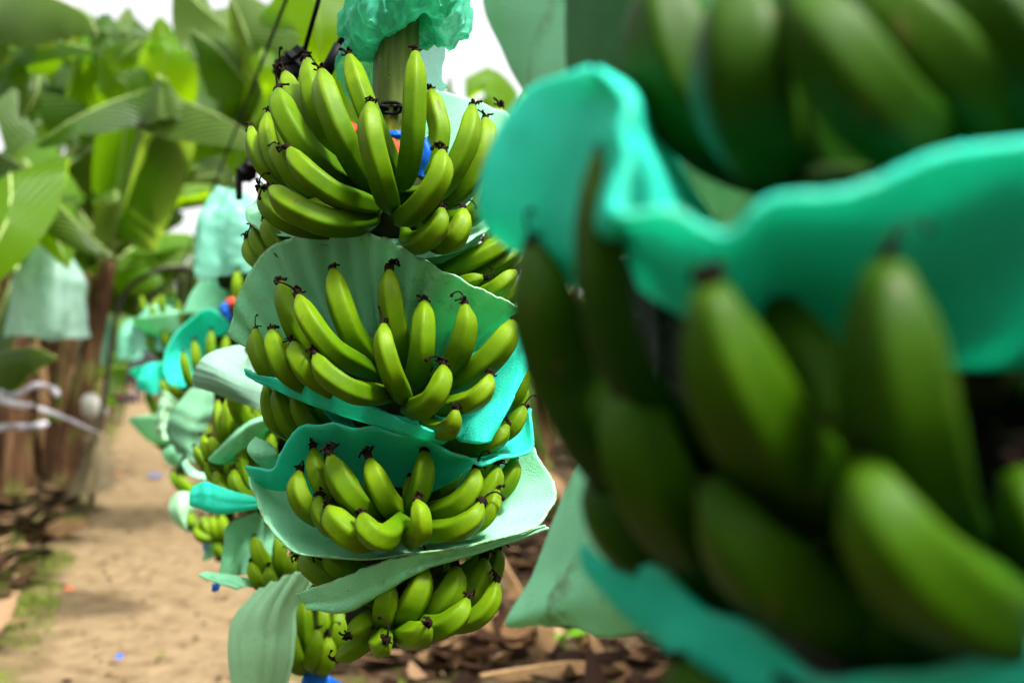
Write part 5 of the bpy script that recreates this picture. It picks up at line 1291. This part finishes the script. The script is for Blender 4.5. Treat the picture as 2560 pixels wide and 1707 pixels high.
# ================================================================== PEOPLE (far down the path, a few pixels)
def skin_person(loc, pose, label, shirt, trousers, seed):
    e = empty('person', loc, label, 'person', 'people far down the path')
    def body(name, pts, edges, radii, mt):
        me = bpy.data.meshes.new(name); me.from_pydata([tuple(V(p) + loc) for p in pts], edges, [])
        o = link_mesh(name, me, e)
        me.materials.append(M[mt])
        md = o.modifiers.new('s', 'SKIN'); me.skin_vertices
        for i, r in enumerate(radii): me.skin_vertices[0].data[i].radius = (r, r)
        me.skin_vertices[0].data[0].use_root = True
        o.modifiers.new('d', 'SUBSURF').levels = 1; o.modifiers['d'].render_levels = 1
        return o
    if pose == 'stand':
        J = [(0, 0, .95), (0, 0, 1.2), (0, 0, 1.42), (0, 0, 1.5), (0, -.02, 1.6), (0, -.02, 1.72), (.19, 0, 1.40), (.24, .02, 1.12), (.22, -.05, .88), (.22, -.07, .78), (-.19, 0, 1.40), (-.25, .02, 1.12), (-.22, -.06, .88), (-.22, -.08, .78), (.1, 0, .90), (.11, -.02, .48), (.11, .02, .08), (.11, -.16, .03), (-.1, 0, .90), (-.12, -.06, .48), (-.12, .06, .08), (-.12, -.1, .03)]
    else:
        J = [(0, 0, .30), (0, -.04, .48), (0, -.10, .66), (0, -.12, .72), (0, -.15, .80), (0, -.16, .92), (.18, -.09, .64), (.26, -.26, .46), (.16, -.40, .40), (.14, -.46, .38), (-.18, -.09, .64), (-.26, -.26, .46), (-.14, -.40, .40), (-.12, -.46, .38), (.1, 0, .28), (.2, -.36, .46), (.18, -.30, .08), (.18, -.46, .04), (-.1, 0, .28), (-.2, -.36, .46), (-.18, -.30, .08), (-.18, -.46, .04)]
    E = [(0, 1), (1, 2), (2, 3), (3, 4), (4, 5), (2, 6), (6, 7), (7, 8), (8, 9), (2, 10), (10, 11), (11, 12), (12, 13), (0, 14), (14, 15), (15, 16), (16, 17), (0, 18), (18, 19), (19, 20), (20, 21)]
    Rr = [.13, .13, .12, .055, .09, .075, .06, .045, .035, .03, .06, .045, .035, .03, .09, .06, .045, .04, .09, .06, .045, .04]
    body('body', J, E, Rr, 'skin')
    body('shirt', [J[0], J[1], J[2], J[6], J[7], J[10], J[11]], [(0, 1), (1, 2), (2, 3), (3, 4), (2, 5), (5, 6)], [.15, .15, .14, .075, .06, .075, .06], shirt)
    body('trousers', [J[0], J[14], J[15], J[16], J[18], J[19], J[20]], [(0, 1), (1, 2), (2, 3), (0, 4), (4, 5), (5, 6)], [.14, .105, .08, .065, .105, .08, .065], trousers)
    body('hair', [V(J[5]) + V((0, .03, -.03)), V(J[5]) + V((0, .04, .02))], [(0, 1)], [.095, .08], 'hair')
skin_person(ground_at(346, 1012), 'stand', 'distant person in dark clothes standing at the end of the path', 'dark_cloth', 'dark_cloth', 1)
skin_person(ground_at(306, 1012), 'sit', 'distant person in a red top crouching at the end of the path', 'red_cloth', 'dark_cloth', 2)
skin_person(ground_at(326, 1013), 'sit', 'distant person in purple crouching between the other two', 'purple_cloth', 'dark_cloth', 3)

# ================================================================== GROUND
def build_ground():
    vs, fs = [], []
    xs = [-60, -30, -18] + [-12 + .3 * i for i in range(61)] + [12, 25, 60]
    ys = [-12, -6, -3] + [-1 + .3 * i for i in range(74)] + [24, 28, 34, 42, 55, 80, 140]
    for y in ys:
        for x in xs:
            off = x - RAIL(y) + .1
            z = .03 * noise.noise(V((x * .7, y * .7, 0))) + .012 * noise.noise(V((x * 2.5, y * 2.5, 3)))
            z += .07 * max(0, min(1, (abs(off) - .7) / .8))
            vs.append(V((x, y, z - .02)))
    nx = len(xs)
    for j in range(len(ys) - 1):
        for i in range(nx - 1): fs.append((j * nx + i, j * nx + i + 1, (j + 1) * nx + i + 1, (j + 1) * nx + i))
    link_mesh('ground', mesh_from(vs, fs, None, ['ground_soil']), None, None, kind='structure')
build_ground()
def build_litter():
    r = random.Random(99); mb = MB(); tone = []
    for k in range(4500):
        y = 2.5 + 14 * r.random() ** 1.5
        side = r.random()
        if k >= 3800: off = r.uniform(-.8, .75)
        elif side < .40: off = -(.95 + 2.2 * r.random())
        else: off = .5 + 2.8 * r.random()
        x = RAIL(y) - .1 + off; z = .05 + .10 * r.random() ** 2
        if k >= 3800: z = .004 + .03 * noise.noise(V((x * .7, y * .7, 0))) - .012
        a = r.uniform(0, 2 * PI); d = V((math.cos(a), math.sin(a), r.uniform(-.25, .35))).normalized(); s = V((-d.y, d.x, r.uniform(-.4, .4))).normalized(); n = d.cross(s)
        L = r.uniform(.05, .2) if r.random() < .7 else r.uniform(.2, .45); W = r.uniform(.015, .06) * (1 if L < .2 else 1.6)
        cu = r.uniform(-.3, .5) if k >= 3800 else r.uniform(-.6, 1.2)
        if k >= 3800: L = r.uniform(.012, .06); W = r.uniform(.004, .018)
        c = V((x, y, z)); vs = []; t0 = r.random()
        for i in range(5):
            f = i / 4 - .5; w = W * (1 - (2 * f) ** 2 * .85)
            cen = c + d * f * L + n * cu * L * f * f
            vs += [cen - s * w + n * cu * w * .6, cen, cen + s * w + n * cu * w * .8]
        fs = []
        for i in range(4):
            for j in range(2): fs.append((i * 3 + j, i * 3 + j + 1, (i + 1) * 3 + j + 1, (i + 1) * 3 + j))
        mb.add(vs, fs); tone += [min(1, max(0, t0 + r.uniform(-.04, .04)))] * 15
    me = mb.mesh(['litter'])
    at = me.attributes.new('tone', 'FLOAT', 'POINT'); at.data.foreach_set('value', tone)
    link_mesh('leaf_litter', me, None, None, 'dry brown leaf litter on both sides of the path', 'leaf litter', None, 'stuff')
build_litter()
def build_moss():
    r = random.Random(5); mb = MB()
    for k in range(5200):
        y = r.uniform(3.4, 8.2); off = -(.72 + abs(r.gauss(.25, .32))); x = RAIL(y) - .1 + off
        if noise.noise(V((x * 1.4, y * .9, 4))) < .02: continue
        a = r.uniform(0, 2 * PI); h = r.uniform(.012, .04); s = V((math.cos(a), math.sin(a), 0)) * .006
        b = V((x, y, .0 + .06 * max(0, min(1, (abs(off) - .7) / .8)) - .015)); t = b + V((r.uniform(-.02, .02), r.uniform(-.02, .02), h))
        mb.add([b - s, b + s, t], [(0, 1, 2)])
    link_mesh('moss', mb.mesh(['moss_green']), None, None, 'short olive green moss and weeds at the left edge of the path', 'moss', None, 'stuff')
simple('moss_green', (0.12, 0.16, 0.02), .8, .4, 6, .2)
build_moss()
def scrap(px, py, w, h, mt, label):
    c = ground_at(px, py) + V((0, 0, .02)); vs, fs, uv = [], [], []
    for j in range(5):
        for i in range(8):
            x, y = (i / 7 - .5) * w, (j / 4 - .5) * h
            vs.append(c + V((x, y, .012 * noise.noise(V((x * 30, y * 30, px))) + .01))); uv.append((i / 7, j / 4))
    for j in range(4):
        for i in range(7): fs.append((j * 8 + i, j * 8 + i + 1, (j + 1) * 8 + i + 1, (j + 1) * 8 + i))
    link_mesh('plastic_scrap', mesh_from(vs, fs, uv, [mt]), None, c, label, 'plastic scrap', 'coloured plastic scraps on the ground')
scrap(388, 1193, .16, .22, 'blue_tape', 'larger blue plastic scrap on the path beside the bunches')
scrap(298, 1655, .028, .03, 'blue_tape', 'tiny blue plastic scrap on the sand near the bottom')
scrap(172, 1482, .06, .06, 'red_tape', 'small red plastic scrap on the moss left of the path')
scrap(298, 1190, .09, .12, 'red_tape', 'faded red scrap on the sand below the draped dry leaf')
def big_dry(pts, W, label, seed):
    me = leaf_mesh(lp(FULL, pts), W, V((0, -.3, 1)), .5, 2, ('leaf_dry', 'leaf_rib_dry'), .04, seed, .2, .012, .6)
    link_mesh('dry_leaf', me, None, P(*pts[0]), label, 'dry leaf', 'single dry leaves')
big_dry([(1200, 1690, 3.6), (1330, 1668, 3.7), (1440, 1655, 3.8), (1560, 1670, 3.9)], .10, 'long straw coloured dry leaf lying at the bottom edge', 1)
big_dry([(1260, 1160, 7.2), (1330, 1170, 7.0), (1400, 1200, 7.0), (1430, 1260, 7.0)], .30, 'pale curled dry leaf on the heap right of the teal sheet', 2)
big_dry([(1250, 1390, 4.6), (1300, 1470, 4.5), (1330, 1500, 4.5)], .07, 'thin brown dry leaf stalk leaning right of the bowl', 3)
big_dry([(1330, 1520, 4.2), (1350, 1570, 4.1), (1330, 1640, 4.1)], .16, 'upright curled brown dry leaf left of a green shoot', 4)
big_dry([(1450, 1545, 4.2), (1480, 1600, 4.1), (1460, 1660, 4.1)], .16, 'broad curled brown dry leaf right of a green shoot', 5)
big_dry([(40, 1330, 8.2), (120, 1300, 8.0), (220, 1300, 7.8)], .35, 'light tan dry leaf on the litter below the ragged trunk', 6)
big_dry([(0, 1450, 6.4), (50, 1447, 6.3), (95, 1445, 6.3)], .12, 'pale dry leaf lying on the moss', 7)
big_dry([(1240, 1530, 4.4), (1150, 1590, 4.3), (1040, 1640, 4.2)], .22, 'wide grey brown dry leaf on the soil below the sharp bunch', 8)
sh = empty('seedling', P(1420, 1650, 4.2), 'bright green young shoot among the dry leaves under the closest bunch', 'seedling')
link_mesh('stem', mesh_from(*tube(resample(lp(FULL, [(1420, 1670, 4.2), (1412, 1620, 4.2), (1400, 1590, 4.2)]), 8)[0], [.006] * 8, 8), ['leaf_shoot']), sh)
for k, q in enumerate(([(1400, 1590, 4.2), (1430, 1572, 4.15), (1465, 1580, 4.1)], [(1402, 1592, 4.2), (1380, 1580, 4.18), (1362, 1590, 4.18)])):
    link_mesh('leaf', leaf_mesh(lp(FULL, q), .07, V((0, -.5, 1)), .3, 0, ('leaf_shoot', 'leaf_shoot'), .05, 60 + k, .05, .003, .2), sh)

# ================================================================== LIGHT, SKY, CAMERA
SUN_EL, SUN_AZ = math.radians(60), math.radians(128)      # azimuth clockwise from +Y
w = bpy.data.worlds.new('World'); scene.world = w; w.use_nodes = True
nt = w.node_tree; nt.nodes.clear()
sky = nt.nodes.new('ShaderNodeTexSky'); sky.sky_type = 'NISHITA'; sky.sun_disc = False
sky.sun_elevation = SUN_EL; sky.sun_rotation = SUN_AZ; sky.dust_density = 6.0; sky.air_density = 1.0
hs = nt.nodes.new('ShaderNodeHueSaturation'); hs.inputs['Saturation'].default_value = .10
bg = nt.nodes.new('ShaderNodeBackground'); bg.inputs['Strength'].default_value = .125
ow = nt.nodes.new('ShaderNodeOutputWorld')
nt.links.new(sky.outputs[0], hs.inputs['Color']); nt.links.new(hs.outputs[0], bg.inputs['Color']); nt.links.new(bg.outputs[0], ow.inputs['Surface'])
sd = bpy.data.lights.new('sun', 'SUN'); sd.energy = 2.3; sd.angle = math.radians(10); sd.color = (1, .97, .92)
so = bpy.data.objects.new('sun', sd); COL.objects.link(so)
dirv = Vector((math.sin(SUN_AZ) * math.cos(SUN_EL), math.cos(SUN_AZ) * math.cos(SUN_EL), math.sin(SUN_EL)))
so.rotation_euler = dirv.to_track_quat('Z', 'Y').to_euler(); so.location = (0, 0, 8)
cd = bpy.data.cameras.new('camera'); cam = bpy.data.objects.new('camera', cd); COL.objects.link(cam)
cam.location = CAM; cam.rotation_euler = (PI / 2 + TH, 0, 0)
cd.sensor_width = 36; cd.lens = 35.0; cd.clip_start = .02; cd.clip_end = 500
cd.dof.use_dof = True; cd.dof.focus_distance = 1.38; cd.dof.aperture_fstop = 2.5; cd.dof.aperture_blades = 0
scene.camera = cam
scene.view_settings.view_transform = 'Standard'; scene.view_settings.look = 'None'; scene.view_settings.gamma = 1; scene.view_settings.exposure = 1.8
scene.cycles.max_bounces = 6; scene.cycles.diffuse_bounces = 2; scene.cycles.glossy_bounces = 2; scene.cycles.transmission_bounces = 4; scene.cycles.transparent_max_bounces = 12
scene.cycles.sample_clamp_indirect = 6
scene.cycles.use_denoising = True
